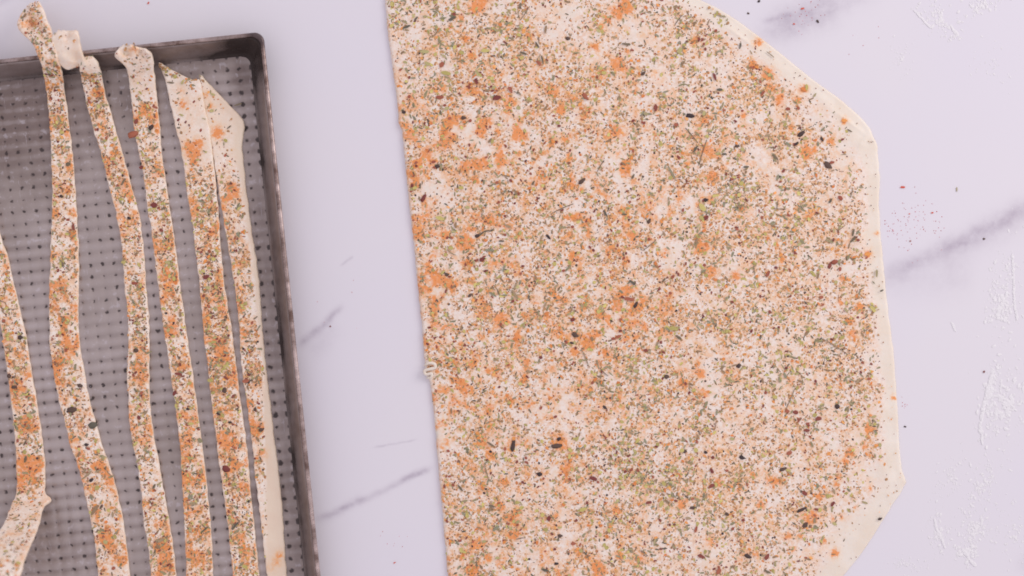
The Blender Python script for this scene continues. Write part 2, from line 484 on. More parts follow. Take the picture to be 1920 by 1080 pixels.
def proto_flake(k, pointed=False):       # thin, curled, irregular chip
    r = np.random.default_rng(200 + k)
    n = 7
    a = np.linspace(0, 2 * np.pi, n, endpoint=False) + 0.5 * (r.random(n) - 0.5)
    rad = 0.5 * (0.72 + 0.45 * r.random(n))
    x = rad * np.cos(a); y = rad * np.sin(a) * (0.42 if pointed else 0.62)
    if pointed: x = x * 1.15
    curl = 0.35 * (r.random() - 0.3)
    zt = 0.10 + curl * y ** 2 * 3 + 0.10 * x * (r.random() - 0.5) + 0.05 * r.random(n)
    top = np.column_stack([x, y, zt]); bot = np.column_stack([x * 0.96, y * 0.96, zt - 0.10])
    c = np.array([[0.05 * r.random(), 0, 0.13], [0, 0, -0.0]])
    v = np.concatenate([top, bot, c])
    i = np.arange(n); j = (i + 1) % n
    f = np.concatenate([np.stack([i, j, i * 0 + 2 * n], -1), np.stack([j + n, i + n, i * 0 + 2 * n + 1], -1),
                        np.stack([i, i + n, j + n], -1), np.stack([i, j + n, j], -1)])
    return v, f
def proto_stem(k):                       # bent twig, length 1
    r = np.random.default_rng(300 + k)
    m = 5; s = 4; ring = []
    bend = 0.22 * (r.random() - 0.5)
    for q in range(m):
        t = q / (m - 1) - 0.5
        wd = 0.055 * (1 - 0.5 * abs(t) * 2 * r.random()) + 0.01 * r.random()
        for h in range(s):
            a = 2 * np.pi * h / s + 0.7
            ring.append((t, bend * (1 - 4 * t * t) + wd * np.cos(a) + 0.02 * r.random(), wd * np.sin(a) + 0.05))
    v = np.array(ring); f = []
    for q in range(m - 1):
        for h in range(s):
            h2 = (h + 1) % s
            a, b, c, d = q * s + h, q * s + h2, (q + 1) * s + h2, (q + 1) * s + h
            f += [(a, b, c), (a, c, d)]
    f += [(2, 1, 0), (3, 2, 0), (16, 17, 18), (16, 18, 19)]
    return v, np.array(f)
PROTO = {'grain': [proto_grain(k) for k in range(5)], 'lump': [proto_grain(k + 20, True) for k in range(4)],
         'flake': [proto_flake(k) for k in range(6)], 'leaf': [proto_flake(k + 30, True) for k in range(6)],
         'stem': [proto_stem(k) for k in range(4)]}
# class: shape, palette (photographed colour), size range px, part name
CLS = {
 'tan':    ('grain', [(208, 160, 112), (218, 166, 112), (190, 146, 104), (216, 176, 124), (206, 144, 94), (176, 136, 98)], (2.6, 7.0), 'spice_granule'),
 'orange': ('flake', [(238, 162, 90), (232, 150, 80), (240, 174, 104), (222, 136, 76)], (3.5, 9.0), 'paprika_flake'),
 'herb':   ('leaf',  [(166, 152, 114), (176, 162, 120), (150, 142, 108), (172, 148, 116), (150, 146, 120), (156, 128, 98)], (4.0, 11.0), 'herb_leaf'),
 'olive':  ('flake', [(200, 184, 110), (206, 190, 118), (186, 172, 104), (188, 176, 122)], (5.0, 11.0), 'herb_leaf'),
 'dark':   ('leaf',  [(116, 104, 84), (128, 114, 92), (104, 98, 84)], (3.0, 8.0), 'herb_leaf'),
 'chili':  ('flake', [(142, 78, 66), (160, 90, 70), (128, 66, 60), (172, 102, 78)], (2.8, 8.0), 'chili_flake'),
 'red':    ('flake', [(214, 98, 78), (204, 84, 70), (222, 126, 112)], (3, 8), 'chili_flake'),
 'pepper': ('grain', [(80, 64, 60), (98, 78, 68), (70, 58, 58)], (2.4, 6.0), 'pepper_grain'),
 'dust':   ('grain', [(150, 102, 82), (170, 116, 88), (138, 106, 90), (116, 86, 76)], (1.5, 3.6), 'spice_granule'),
 'stem':   ('stem',  [(150, 132, 108), (128, 112, 96), (168, 150, 120), (160, 122, 92)], (9.0, 20.0), 'herb_stem'),
}
ALB = 1.0
def albedo(c): return np.clip(lin(c) * ALB, 0, 1)

def stuff_mesh(name, items):
    """items: (shape, variant, pos(3), R(3x3), scale(3), colour) -> one mesh"""
    V, Fc, C = [], [], []; off = 0
    groups = {}
    for it in items: groups.setdefault((it[0], it[1]), []).append(it)
    for (sh, k), L in groups.items():
        pv, pf = PROTO[sh][k]
        P = np.array([i[2] for i in L]); R = np.array([i[3] for i in L]); Sc = np.array([i[4] for i in L]); cc = np.array([i[5] for i in L])
        v = np.einsum('nij,nvj->nvi', R, pv[None] * Sc[:, None, :]) + P[:, None, :]
        n = len(L); m = len(pv)
        V.append(v.reshape(-1, 3)); C.append(np.repeat(cc, m, 0))
        Fc.append((pf[None] + off + (np.arange(n) * m)[:, None, None]).reshape(-1, 3)); off += n * m
    return make_mesh(name, np.concatenate(V), np.concatenate(Fc), smooth=False, colors=np.concatenate(C), mat=M_season)

_mesh_cache = {}
def piece_mesh(cls, k, ci, shape=None):
    sh, pal, _, nm = CLS[cls]
    sh = shape or sh
    if sh == 'grain': sh = 'lump'
    k = k % len(PROTO[sh]); ci = ci % len(pal)
    key = (cls, sh, k, ci)
    if key not in _mesh_cache:
        pv, pf = PROTO[sh][k]
        _mesh_cache[key] = make_mesh(nm, pv, pf, smooth=(sh == 'lump'), colors=np.tile(albedo(pal[ci]), (len(pv), 1)), mat=M_season)
    return _mesh_cache[key]

def frame(normal, ang, tilt=0.0):
    n = np.array(normal, float)
    n[0] += tilt * (rng.random() - 0.5); n[1] += tilt * (rng.random() - 0.5)
    n /= np.linalg.norm(n)
    x = np.array([math.cos(ang), math.sin(ang), 0.0]); x -= n * x.dot(n)
    if np.linalg.norm(x) < 1e-4: x = np.array([0, 0, 1.0]) - n * n[2]
    x /= np.linalg.norm(x)
    return np.column_stack([x, np.cross(n, x), n])

def place_part(cls, pos, R, size, parent, k=None, ci=None, wid=None, shape=None):
    k = rng.integers(0, 12) if k is None else k; ci = rng.integers(0, 12) if ci is None else ci
    me = piece_mesh(cls, int(k), int(ci), shape)
    o = add(CLS[cls][3], me, parent)
    M = Matrix([list(map(float, R[i])) for i in range(3)]).to_4x4()
    o.rotation_mode = 'QUATERNION'
    o.location = Vector([float(a) for a in pos]) - parent.location
    o.rotation_quaternion = M.to_quaternion()
    w = wid if wid else size
    o.scale = (size, w, min(size, w) * 0.8)
    return o

# ------------------------------------------------------------------ rolled-out dough sheet
LEFT = [(700, -170), (712, -80), (721, -10), (725, 40), (731, 90), (738, 140), (745, 190), (748, 232), (754, 246), (758, 290), (763, 340), (768, 390), (774, 440), (780, 500), (786, 560), (791, 610), (794, 650), (797, 690), (801, 706), (806, 716), (810, 745), (816, 800), (820, 850), (826, 920), (833, 1000), (838, 1060), (842, 1110), (862, 1300)]
RIGHT = [(880, -170), (1040, -120), (1180, -65), (1296, -8), (1345, 15), (1392, 45), (1440, 82), (1490, 122), (1535, 158), (1580, 190), (1612, 218), (1632, 242), (1644, 270), (1650, 330), (1648, 390), (1652, 450), (1660, 530), (1666, 590), (1674, 650), (1680, 720), (1683, 780), (1687, 850), (1692, 882), (1699, 904), (1688, 925), (1664, 962), (1640, 1000), (1612, 1042), (1588, 1072), (1560, 1105), (1400, 1230), (1250, 1300)]
def interp(tab, y, ix=0, iy=1):
    t = np.array(tab, float)
    return np.interp(y, t[:, iy], t[:, ix])
DT = 0.0023

ORANGE = [(895,10,16,1.1),(863,32,7,.6),(842,52,5,.9),(925,57,6,.7),(870,75,9,.6),(885,108,14,.5),(992,67,9,.8),(992,56,6,.6),(825,160,8,.4),(884,168,7,.8),(843,227,16,.8),(915,227,12,.8),(899,248,10,.7),(957,190,10,.6),(1030,172,14,.7),(1052,207,9,.8),(1005,215,10,.6),(1070,188,14,.4),(780,250,14,.5),(835,258,18,.6),(970,250,12,.6),(1060,262,12,.6),(1035,20,10,.3),(1070,100,12,.5),
(1172,16,15,1.0),(1160,24,13,.9),(1140,38,9,.8),(1128,50,6,.7),(1155,120,18,.5),(1125,140,14,.6),(1118,88,8,.7),(1176,95,6,.5),(1315,42,6,.7),(1421,80,9,.8),(1440,75,6,.6),(1412,120,9,.9),(1440,140,14,1),(1445,165,12,.8),(1460,185,12,.8),(1290,52,7,.7),(1302,75,8,.8),(1372,207,7,.8),(1322,225,9,.7),(1155,245,9,.8),(1100,218,8,.7),(1395,215,6,.6),(1495,190,7,.7),
(1507,168,8,.95),(1583,226,7,.8),(1557,263,7,.9),(1512,288,13,1),(1525,280,8,.8),(1482,238,7,.6),
(800,290,20,.7),(772,345,12,.6),(905,308,14,.8),(940,295,12,.5),(893,337,8,.6),(870,310,10,.5),(815,400,10,.3),(920,412,16,.8),(900,410,10,.6),(890,393,10,.5),(885,430,8,.5),(875,458,14,.95),(878,492,10,.85),(838,440,8,.6),(790,450,8,.5),(815,520,16,.7),(795,522,10,.8),(845,535,12,.5),(1060,302,10,.4),(1100,420,10,.8),(1080,478,9,.6),(1000,440,8,.5),(1030,390,16,.3),
(1325,283,12,.7),(1337,330,12,1),(1175,312,10,.5),(1235,320,6,.5),(1284,312,5,.6),(1320,423,8,.8),(1255,403,6,.6),(1312,462,14,.9),(1332,508,10,1),(1145,468,10,.8),(1160,475,8,.8),(1175,487,6,.7),(1185,445,8,.6),(1220,447,6,.5),(1108,483,7,.5),(1380,518,8,.6),(1340,457,6,.6),(1458,460,5,.8),(1468,490,7,.7),(1250,475,10,.5),
(1627,477,9,.9),(1581,523,8,.8),(1643,438,5,.7),(1535,473,6,.6),(1587,460,10,.5),(1612,577,9,.9),(1575,567,6,.6),(1515,405,20,.35),(1592,602,8,.9),(1598,625,8,.7),
(910,562,10,.5),(942,595,10,.7),(948,602,8,.7),(983,590,6,.6),(970,630,8,.6),(1010,655,7,.7),(995,665,6,.6),(1123,592,12,.65),(1120,625,10,.8),(1080,655,10,.6),(1100,650,12,.6),(1130,658,10,.5),(1035,690,9,.6),(985,675,6,.5),(820,695,6,.7),(800,560,20,.4),(1160,560,30,.35),(1020,560,30,.2),
(1190,630,9,.8),(1178,610,10,.5),(1283,720,12,.8),(1315,703,9,.7),(1325,737,8,.7),(1308,683,6,.7),(1312,672,5,.6),(1372,632,5,.5),(1380,712,8,.5),(1167,740,10,.4),(1197,745,7,.6),(1132,685,6,.6),(1450,765,6,.5),(1485,715,8,.5),(1418,705,6,.5),(1345,560,5,.8),
(865,722,9,.6),(980,715,8,.8),(960,752,8,.7),(998,755,6,.5),(905,680,20,.3),(1050,842,8,.7),(1070,796,6,.5),(905,780,24,.3),
(1065,875,12,.8),(945,905,10,.7),(940,950,10,.8),(967,960,12,.8),(965,980,12,.8),(965,1000,12,.6),(888,1022,10,.9),(917,1045,9,.9),(845,1050,9,.6),(885,1070,14,.8),(1063,900,6,.6),(1045,965,10,.5),(1085,1037,8,.8),(1100,1045,6,.6),(1120,1068,16,.8),(1160,1045,10,.7),(1045,1070,8,.7),(865,1045,7,.6),(925,857,7,.6),
(1282,943,10,.9),(1350,840,24,.3),(1348,905,8,.7),(1290,920,10,.5),(1335,925,10,.4),(1383,917,6,.7),(1412,888,5,.7),(1450,905,14,.5),(1478,1005,8,1),(1500,1005,6,.7),(1537,930,9,1),(1525,970,18,.75),(1510,965,10,.6),(1545,1015,6,.8),(1417,1040,9,.7),(1487,1030,5,.8),(1390,1052,12,.5),(1195,1045,12,.6),(1157,960,8,.6),(1425,945,7,.6),(1330,1015,14,.4),(1165,1020,8,.6),
(1630,805,8,.9),(1628,818,6,.9),(1620,835,8,.7),(1590,850,8,1),(1585,865,6,.8),(1632,855,5,.6),(1573,893,7,.8),(1568,908,6,.6),(1605,952,4,.8),(1630,917,5,.6),(1566,1037,8,1),(1563,972,5,.7),(1578,968,5,.8),(1652,862,4,.4),(1675,745,5,.8)]
GREEN = [(745,25,20,1),(820,20,30,.8),(830,95,14,.7),(910,92,10,.6),(797,115,10,.6),(935,45,14,.6),(1265,15,14,1),(1350,35,20,.9),(1275,55,14,.8),(1275,95,12,.8),(1330,75,8,.7),(1375,375,28,.8),(1465,370,14,1),(1420,445,18,.8),(1400,345,24,.8),(1315,385,10,.8),(1230,320,10,.5),(1300,450,25,.6),(1635,580,10,.9),(1505,375,14,.9),(930,545,16,.7),(965,545,16,.7),(917,468,10,.7),(1180,690,14,.7),(1262,615,10,.7),(1200,880,32,1),(1165,850,28,1),(1250,900,28,.9),(1150,975,20,1),(1090,955,10,.6),(930,990,10,.6),(965,940,10,.5),(1220,720,16,.7),(1350,690,16,.7),(1440,710,24,.9),(1455,745,16,.7),(1380,900,15,.7),(1395,925,12,.7),(1180,1035,14,.7),(1340,990,12,.5),(1290,260,24,.5),(1330,240,16,.5),(1160,655,16,.5),(1520,620,24,.6),(1500,700,24,.5)]
DARKS = [(1535,960,24,1),(1510,985,14,.9),(1500,790,24,.8),(1480,235,24,.7),(1285,70,22,.9),(1470,850,24,.6),(1420,1020,20,.6),(1350,1060,16,.7),(1300,870,30,.4),(850,620,45,.5),(1180,350,50,.35),(1150,860,30,.5),(815,305,18,.6),(780,190,24,.4),(1395,1000,24,.5)]
BARE = [(1080,385,18,1),(1440,312,26,.9),(1075,770,50,.75),(1245,492,16,.9),(895,642,14,.7),(1320,560,26,.7),(1045,30,40,.9),(1195,70,50,.9),(1230,130,40,.6),(1330,120,26,.5),(1120,100,26,.6),(1010,130,16,.5),(1580,300,40,.95),(1500,870,30,.6),(1560,830,30,.5),(1580,1000,70,.8),(1660,900,60,.6),(1490,1050,40,.6),(1420,960,30,.5),(1340,1000,30,.2),(950,1050,20,.7),(980,1020,24,.6),(1260,1000,20,.4),(740,170,12,.5),(960,235,14,.6),(1480,640,24,.4),(1140,790,40,.4),(1240,390,24,.5),(1090,275,20,.5)]

def blobs(tab, x, y, warp=0.0):
    s = np.zeros_like(x, dtype=float)
    if warp:
        x = x + warp * (N3.fbm(x / 7.0, y / 7.0, 2) - 0.5); y = y + warp * (N4.fbm(x / 7.0 + 9, y / 7.0, 2) - 0.5)
    for bx, by, r, a in tab:
        m = (np.abs(x - bx) < 3 * r) & (np.abs(y - by) < 3 * r)
        if m.any():
            d2 = ((x[m] - bx) ** 2 + (y[m] - by) ** 2) / (r * r)
            s[m] = np.maximum(s[m], a * np.exp(-d2 * 0.9))
    return s
def edge_fade(x, y):
    dl = x - interp(LEFT, y); dr = interp(RIGHT, y) - x
    wr = 26 + 30 * N1.fbm(y / 60.0, y * 0, 2)
    wr = wr + 34 * (1 - sstep(240, 330, y)) + 26 * sstep(820, 900, y)
    f = sstep(0.35, 1.3, dr / wr) * (0.75 + 0.25 * sstep(0, 10, dl))
    cor = 1 - 0.75 * sstep(0, 1, ((x - 1480) / 200 + (y - 900) / 330) - 0.35) * (y > 780)
    return f * cor
def field(x, y):
    """overall amount of seasoning on the sheet, 0..1"""
    n = N1.fbm(x / 75.0, y / 75.0, 3); n2 = N2.fbm(x / 22.0, y / 22.0, 3)
    base = 0.70 + 2.2 * (n * 0.35 + n2 * 0.65 - 0.5)
    base = base * (1 - 0.85 * blobs(BARE, x, y, 30))
    return np.clip(base, 0.08, 1) * edge_fade(x, y)
def orange_base(x, y):
    n = N2.fbm(x / 17.0 + 40, y / 17.0, 4)
    m = N4.fbm(x / 120.0 + 4, y / 120.0, 2)
    side = np.interp(x, [720, 900, 1150, 1300, 1500, 1700], [1.0, 1.0, 0.95, 0.75, 0.6, 0.4]) * np.interp(y, [0, 150, 250, 680, 800, 1080], [0.45, 0.7, 1, 1, 0.8, 0.85])
    return np.clip((n - 0.41) * 4.0, 0, 1) * side * (0.6 + 0.8 * m)

def build_dough():
    ys = np.arange(-170, 1301, 3.0)
    ins = np.array([0, .25, .7, 1.4, 2.4, 4.0, 7.0])                      # px in from the rim
    nc = 330
    rows = []; rr = []
    for y in ys:
        l = interp(LEFT, y) + 2.2 * (N1.fbm(y / 9.0, 3.3, 3) - 0.5); r = interp(RIGHT, y) + 3.5 * (N2.fbm(y / 16.0, 8.3, 3) - 0.5)
        xs = np.concatenate([l + ins, np.linspace(l + 10, r - 10, nc), (r - ins)[::-1]])
        rows.append(xs)
    X = np.array(rows); Y = np.repeat(ys[:, None], X.shape[1], 1)
    dl = X - X[:, :1]; dr = X[:, -1:] - X
    dy = np.minimum(Y - ys[0], ys[-1] - Y)
    def prof(d, r): q = np.clip(d / r, 0, 1); return np.sqrt(np.clip(1 - (1 - q) ** 2, 0, 1))
    H = np.minimum(np.minimum(prof(dl, 5.0), 0.55 * prof(dr, 4.5) + 0.45 * sstep(0, 46, dr)), prof(dy, 6.0))
    und = 0.0009 * (N3.fbm(X / 60.0, Y / 60.0, 3) - 0.5) + 0.00035 * (N4.fbm(X / 14.0, Y / 14.0, 2) - 0.5)
    lip = 0.0 * np.exp(-((dr - 10) / 9.0) ** 2) * (Y > -100)             # slightly raised rolled edge
    # crease at the right-hand corner
    crease = 0.0011 * np.exp(-(((X - 1622) * 0.8 + (Y - 262) * 0.6) / 5.0) ** 2) * np.exp(-(((X - 1622) * -0.6 + (Y - 262) * 0.8) / 22.0) ** 2)
    for (cx, cy, ax, ay, L) in ((1600, 235, 0.8, 0.6, 40), (1480, 330, 0.9, 0.4, 60), (1390, 70, 0.8, 0.6, 30)):
        crease = crease + 0.0005 * np.exp(-((-(X - cx) * ay + (Y - cy) * ax) / 3.5) ** 2) * np.exp(-(((X - cx) * ax + (Y - cy) * ay) / L) ** 2)
    Z = 0.0003 + H * (DT + und + lip + crease)
    P = Wv(X, Y, Z)
    nr, ncol = X.shape
    top = P.reshape(-1, 3)
    bot = P.copy(); bot[..., 2] = 0.0001
    v = np.concatenate([top, bot.reshape(-1, 3)])
    f = grid_faces(nr, ncol)
    fb = f[:, ::-1] + nr * ncol
    # skirt
    per = np.concatenate([np.arange(ncol), np.arange(1, nr) * ncol + ncol - 1, (nr - 1) * ncol + np.arange(ncol - 2, -1, -1), np.arange(nr - 2, 0, -1) * ncol])
    p2 = np.roll(per, -1); o = nr * ncol
    sk = np.stack([per, p2, p2 + o, per + o], -1)
    pap = np.clip(blobs(ORANGE, X, Y, 9) * 1.3 + orange_base(X, Y) * 0.78 * np.clip(edge_fade(X, Y) * 1.2, 0, 1), 0, 1)
    fl = field(X, Y)
    oil = np.clip(fl * (0.45 + 1.0 * N3.fbm(X / 14.0, Y / 14.0, 3)), 0, 1)
    z0 = np.zeros(nr * ncol)
    loc = np.array([*W(1210, 540)[:2], 0.0])
    me = make_mesh("pastry_sheet", v - loc, [f, fb, sk], attrs={'pap': np.concatenate([pap.reshape(-1), z0]), 'oil': np.concatenate([oil.reshape(-1), z0])}, mat=M_dough)
    ob = add("dough_sheet", me, loc=loc, label='large flat sheet of raw rolled dough sprinkled with paprika and herbs on marble', cat='dough')
    return ob, loc
dough, dough_loc = build_dough()
def dz(x, y):
    return 0.0003 + DT + 0.0009 * (N3.fbm(x / 60.0, y / 60.0, 3) - 0.5) + 0.00035 * (N4.fbm(x / 14.0, y / 14.0, 2) - 0.5)

def pick_size(lo, hi, n=None):
    return lo + (hi - lo) * rng.random(n) ** 1.9

def scatter_dough():
    items = []; big = {}
    def emit(x, y, cls, size=None):
        sh, pal, (lo, hi), nm = CLS[cls]
        s = pick_size(lo, hi) if size is None else size
        z = float(dz(np.array(x), np.array(y)))
        dl = x - interp(LEFT, y); dr = interp(RIGHT, y) - x
        if dl < 4: z -= 0.0008
        if dr < 6: z -= 0.0006
        pos = W(x, y, z)
        R = frame((0, 0, 1), rng.random() * 6.28, 0.35)
        ci = rng.integers(0, len(pal)); k = rng.integers(0, len(PROTO[sh]))
        asp = 0.6 + 0.6 * rng.random()
        sc = np.array([s, s * asp, s * 0.55]) * S
        if sh == 'stem': sc = np.array([s, s * 0.85, s * 0.6]) * S
        col = albedo(np.array(pal[ci]) * (0.93 + 0.14 * rng.random()))
        rec = (sh, k, pos, R, sc, col, cls, s, ci)
        thr = {'stem': 15.0, 'tan': 99, 'dust': 99}.get(cls, 6.9)
        if s > thr and -20 < y < 1100: big.setdefault(nm, []).append(rec)
        else: items.append(rec)
    # broad cover
    n = 185000
    X = rng.uniform(715, 1705, n); Y = rng.uniform(-165, 1295, n)
    l = interp(LEFT, Y); r = interp(RIGHT, Y)
    fl = field(X, Y) * ((X > l + 2) & (X < r - 3))
    org = blobs(ORANGE, X, Y); gre = blobs(GREEN, X, Y, 20); drk = blobs(DARKS, X, Y, 20); ob = orange_base(X, Y)
    keep = rng.random(n) < np.clip(0.46 * fl ** 1.2 + 0.18 * gre + 0.18 * drk + 0.05 * org, 0, 0.65) * ((X > l + 2) & (X < r - 3))
    grn_n = N4.fbm(X / 40.0 + 11, Y / 40.0, 3); drk_n = N1.fbm(X / 35.0 + 70, Y / 35.0, 3)
    names = ['tan', 'orange', 'herb', 'olive', 'dark', 'chili', 'pepper', 'dust', 'stem']
    for i in np.nonzero(keep)[0]:
        g = max(0, (grn_n[i] - 0.42) * 3) + gre[i] * 2.4; d = max(0, (drk_n[i] - 0.45) * 3) + drk[i] * 1.4
        rightness = (X[i] - 720) / 980
        w = np.array([6.5, 0.75 + 1.3 * ob[i] + 1.0 * org[i], 1.3 + 2.6 * g + 0.6 * rightness, 0.5 + 1.4 * g, 0.65 + 0.8 * g + 0.5 * d, 0.65 + 1.9 * d, 0.28 + 0.4 * d, 2.8 + 1.5 * d, 0.035])
        c = names[int(np.searchsorted(np.cumsum(w) / w.sum(), rng.random()))]
        emit(X[i], Y[i], c)
    # lone specks toward the bare margins
    for _ in range(420):
        y = rng.uniform(-20, 1090); x = interp(RIGHT, y) - rng.uniform(4, 110)
        if rng.random() < 0.75: emit(x, y, random.choice(['dust', 'dust', 'tan', 'orange', 'chili', 'tan']), rng.uniform(1.2, 3.6))
    nb = 0
    for nm, L in big.items():
        L.sort(key=lambda r: -r[7])
        for r in L[:230]:
            place_part(r[6], r[2] + np.array([0, 0, 0.0002]), r[3], float(r[4][0]), dough, r[1], r[8], float(r[4][1])); nb += 1
        items += L[230:]
    loc = dough_loc
    me = stuff_mesh("sprinkled_seasoning", [(r[0], r[1], np.array(r[2]) - loc, r[3], r[4], r[5]) for r in items])
    add("sprinkled_seasoning", me, dough, kind='stuff')
    print("dough seasoning", len(items), "single", nb)

# the pieces the photograph shows clearly: x, y, length, width (px), angle (deg, image), class
SHOWN = [(1097,181,15,10,-50,'chili','lump'),(1294,217,17,10,0,'pepper'),(828,122,13,10,60,'chili'),(932,184,16,12,0,'chili'),(824,183,18,9,0,'chili'),(893,153,12,8,-60,'chili'),(848,35,15,10,25,'dark'),(763,50,15,9,20,'dark'),(780,35,10,7,50,'dark'),(797,31,9,7,0,'herb'),(757,210,8,8,0,'pepper'),(869,221,8,9,0,'pepper'),(1091,340,13,10,40,'pepper'),(794,372,14,10,60,'chili','lump'),(773,348,9,7,90,'chili'),(788,348,9,6,90,'dark'),(813,304,9,7,0,'chili'),(820,312,9,7,0,'pepper'),(829,317,8,5,-20,'pepper'),(903,487,11,10,30,'chili'),(894,488,8,7,60,'chili'),
(1323,375,10,8,0,'pepper'),(1217,415,9,8,60,'pepper'),(1135,400,13,8,-60,'dark'),(1171,402,9,6,0,'dark'),(1324,409,12,8,60,'chili'),(1187,331,10,7,60,'dark'),(1382,274,8,7,0,'pepper'),(1358,289,9,7,0,'dark'),(1453,294,14,10,-40,'dark'),(1304,279,12,9,60,'dark'),(1469,321,9,7,50,'chili'),(1440,513,12,8,70,'chili'),(1186,530,14,10,-40,'dark'),(1245,525,9,7,50,'dark'),(1262,519,9,7,40,'chili'),(1399,313,10,7,0,'dark'),
(1078,628,13,11,-30,'pepper'),(1072,643,8,5,0,'pepper'),(1014,671,8,7,0,'chili'),(1074,600,11,9,20,'chili'),(1181,561,20,9,-5,'chili'),(1192,572,11,9,60,'pepper'),(1150,635,10,8,10,'chili'),(1160,631,11,8,30,'chili'),(1210,657,10,7,0,'chili'),(1250,706,9,8,0,'pepper'),(1385,686,9,10,80,'pepper'),(1273,633,11,9,-30,'dark'),(1324,758,12,10,70,'herb'),(1134,764,9,6,-40,'pepper'),(1476,771,9,8,0,'chili'),(1491,773,12,9,-10,'chili'),(1565,491,12,9,20,'chili','lump'),(1556,498,11,9,70,'chili','lump'),(1575,505,9,7,90,'chili'),
(1502,251,15,8,40,'pepper'),(1477,204,10,9,10,'chili'),(1552,310,17,13,-40,'pepper'),(1507,168,15,9,-30,'orange'),(1583,226,11,9,0,'orange'),(1627,477,13,9,0,'orange'),(1560,305,10,7,0,'chili'),(1541,261,9,6,-60,'pepper'),(1493,270,9,7,40,'pepper'),(1593,245,10,5,-30,'dark'),(1513,164,15,7,90,'olive'),(1557,377,10,8,60,'dark'),(1575,371,12,9,-40,'chili'),(1600,448,14,9,50,'dark'),(1600,435,12,8,80,'dark'),(1556,453,14,8,-20,'herb'),(1534,517,11,9,70,'herb'),(1644,512,14,9,85,'herb'),(1653,545,7,6,30,'dark'),(1540,558,8,8,0,'chili'),(1570,762,9,9,0,'pepper','lump'),(1534,785,14,11,20,'chili'),(1514,795,9,7,0,'chili'),(1512,807,13,7,0,'chili'),(1508,925,14,10,-40,'chili'),(1503,956,17,8,25,'pepper'),(1510,985,12,10,40,'pepper'),(1561,945,12,9,60,'chili'),(1531,955,8,6,0,'chili'),(1650,973,8,6,20,'pepper'),
(962,836,20,11,80,'pepper'),(1044,836,20,9,8,'pepper'),(1048,823,9,8,50,'pepper'),(920,833,16,7,-30,'dark'),(1012,889,9,8,0,'pepper'),(1029,972,10,10,80,'chili'),(1050,1005,9,8,0,'pepper'),(1075,1019,9,9,0,'chili'),(1022,1069,13,10,-10,'dark'),(922,949,11,9,-20,'dark'),(864,916,13,8,-50,'dark'),(1112,897,17,11,-10,'chili'),(1043,1057,7,7,0,'pepper'),(1334,911,14,10,35,'chili'),(1334,883,13,8,-60,'chili'),(1391,858,11,9,-20,'pepper'),(1300,952,12,6,0,'pepper'),(1305,992,13,7,80,'chili'),(1363,964,8,8,0,'pepper'),(1217,942,12,7,15,'chili'),(1402,1043,12,10,-25,'pepper'),(1439,1072,12,9,-20,'dark'),(1438,1044,13,10,60,'chili'),(1315,1043,14,9,-20,'chili'),(1468,880,12,9,20,'pepper'),(1480,850,13,10,20,'chili'),(1284,846,7,7,0,'pepper'),(1323,848,7,7,0,'pepper'),(1347,1072,14,10,60,'chili'),(1182,1030,9,7,0,'herb'),(931,990,13,11,40,'herb'),(970,942,9,9,0,'olive'),(1093,955,14,10,20,'olive'),(941,452,9,6,0,'dark'),(895,442,9,7,20,'pepper'),(903,438,10,7,40,'dark'),(912,433,11,6,10,'dark'),(922,432,9,6,20,'dark'),(952,424,14,9,-30,'herb'),(918,469,18,9,-5,'herb'),(945,503,12,9,70,'herb'),(1066,502,13,9,50,'herb'),(838,515,8,8,0,'pepper'),(881,554,8,6,50,'pepper'),(966,553,20,11,-60,'herb'),(967,535,14,8,70,'herb'),(924,552,14,8,-30,'herb'),(1028,444,12,6,-40,'pepper'),(1000,337+6,9,7,60,'dark'),(950,330,14,5,-10,'herb'),(1260,325,26,7,-60,'herb'),(1316,388,20,12,-50,'olive'),(1262,616,20,12,0,'olive'),(1637,580,16,9,-45,'olive'),(910,95,16,10,0,'olive'),(795,97,20,8,0,'olive'),(801,120,14,9,-30,'olive'),(835,137,22,9,-10,'olive'),(865,352,10,8,10,'olive'),(825,410,18,10,-20,'olive'),(1275,95,14,12,50,'olive'),(1175,83,16,9,-10,'dark'),(1350,168,10,10,0,'dark'),(1388,85,11,7,80,'dark'),(1206,138,10,7,40,'pepper'),(1230,202,14,10,80,'chili'),(1267,234,10,8,0,'chili'),(1340,144,15,7,-70,'chili'),(1430,175,12,7,60,'chili'),(1185,100-6,8,6,0,'chili'),(1008,85,12,6,-60,'dark'),(1023,55,14,9,80,'herb'),(1065,72,8,7,0,'pepper'),(982,100,12,8,-20,'dark'),(1010,118,14,9,-40,'chili'),(957,168,13,10,-60,'chili'),(1017,112,16,5,-80,'dark'),(975,11,10,8,80,'dark'),(830,34,12,7,10,'herb')]
STICKS = [((1285,240),(1308,268),'dark'),((1490,728),(1472,770),'herbst'),((908,868),(917,900),'dark'),((1265,48),(1280,28),'dark'),((975,38),(993,12),'h'),((1325,262),(1310,320-10),'h'),((1437,97),(1451,108),'h'),((1133,300),(1120,322),'d'),((1205,470),(1230,450),'d'),((1450,391),(1474,392),'h'),((1542,635),(1590,665),'tan'),((1090,655),(1105,690),'h'),((1075,390-8),(1035,400),'d'),((1280,925),(1292,938),'d'),((1125,690),(1140,705),'h')]
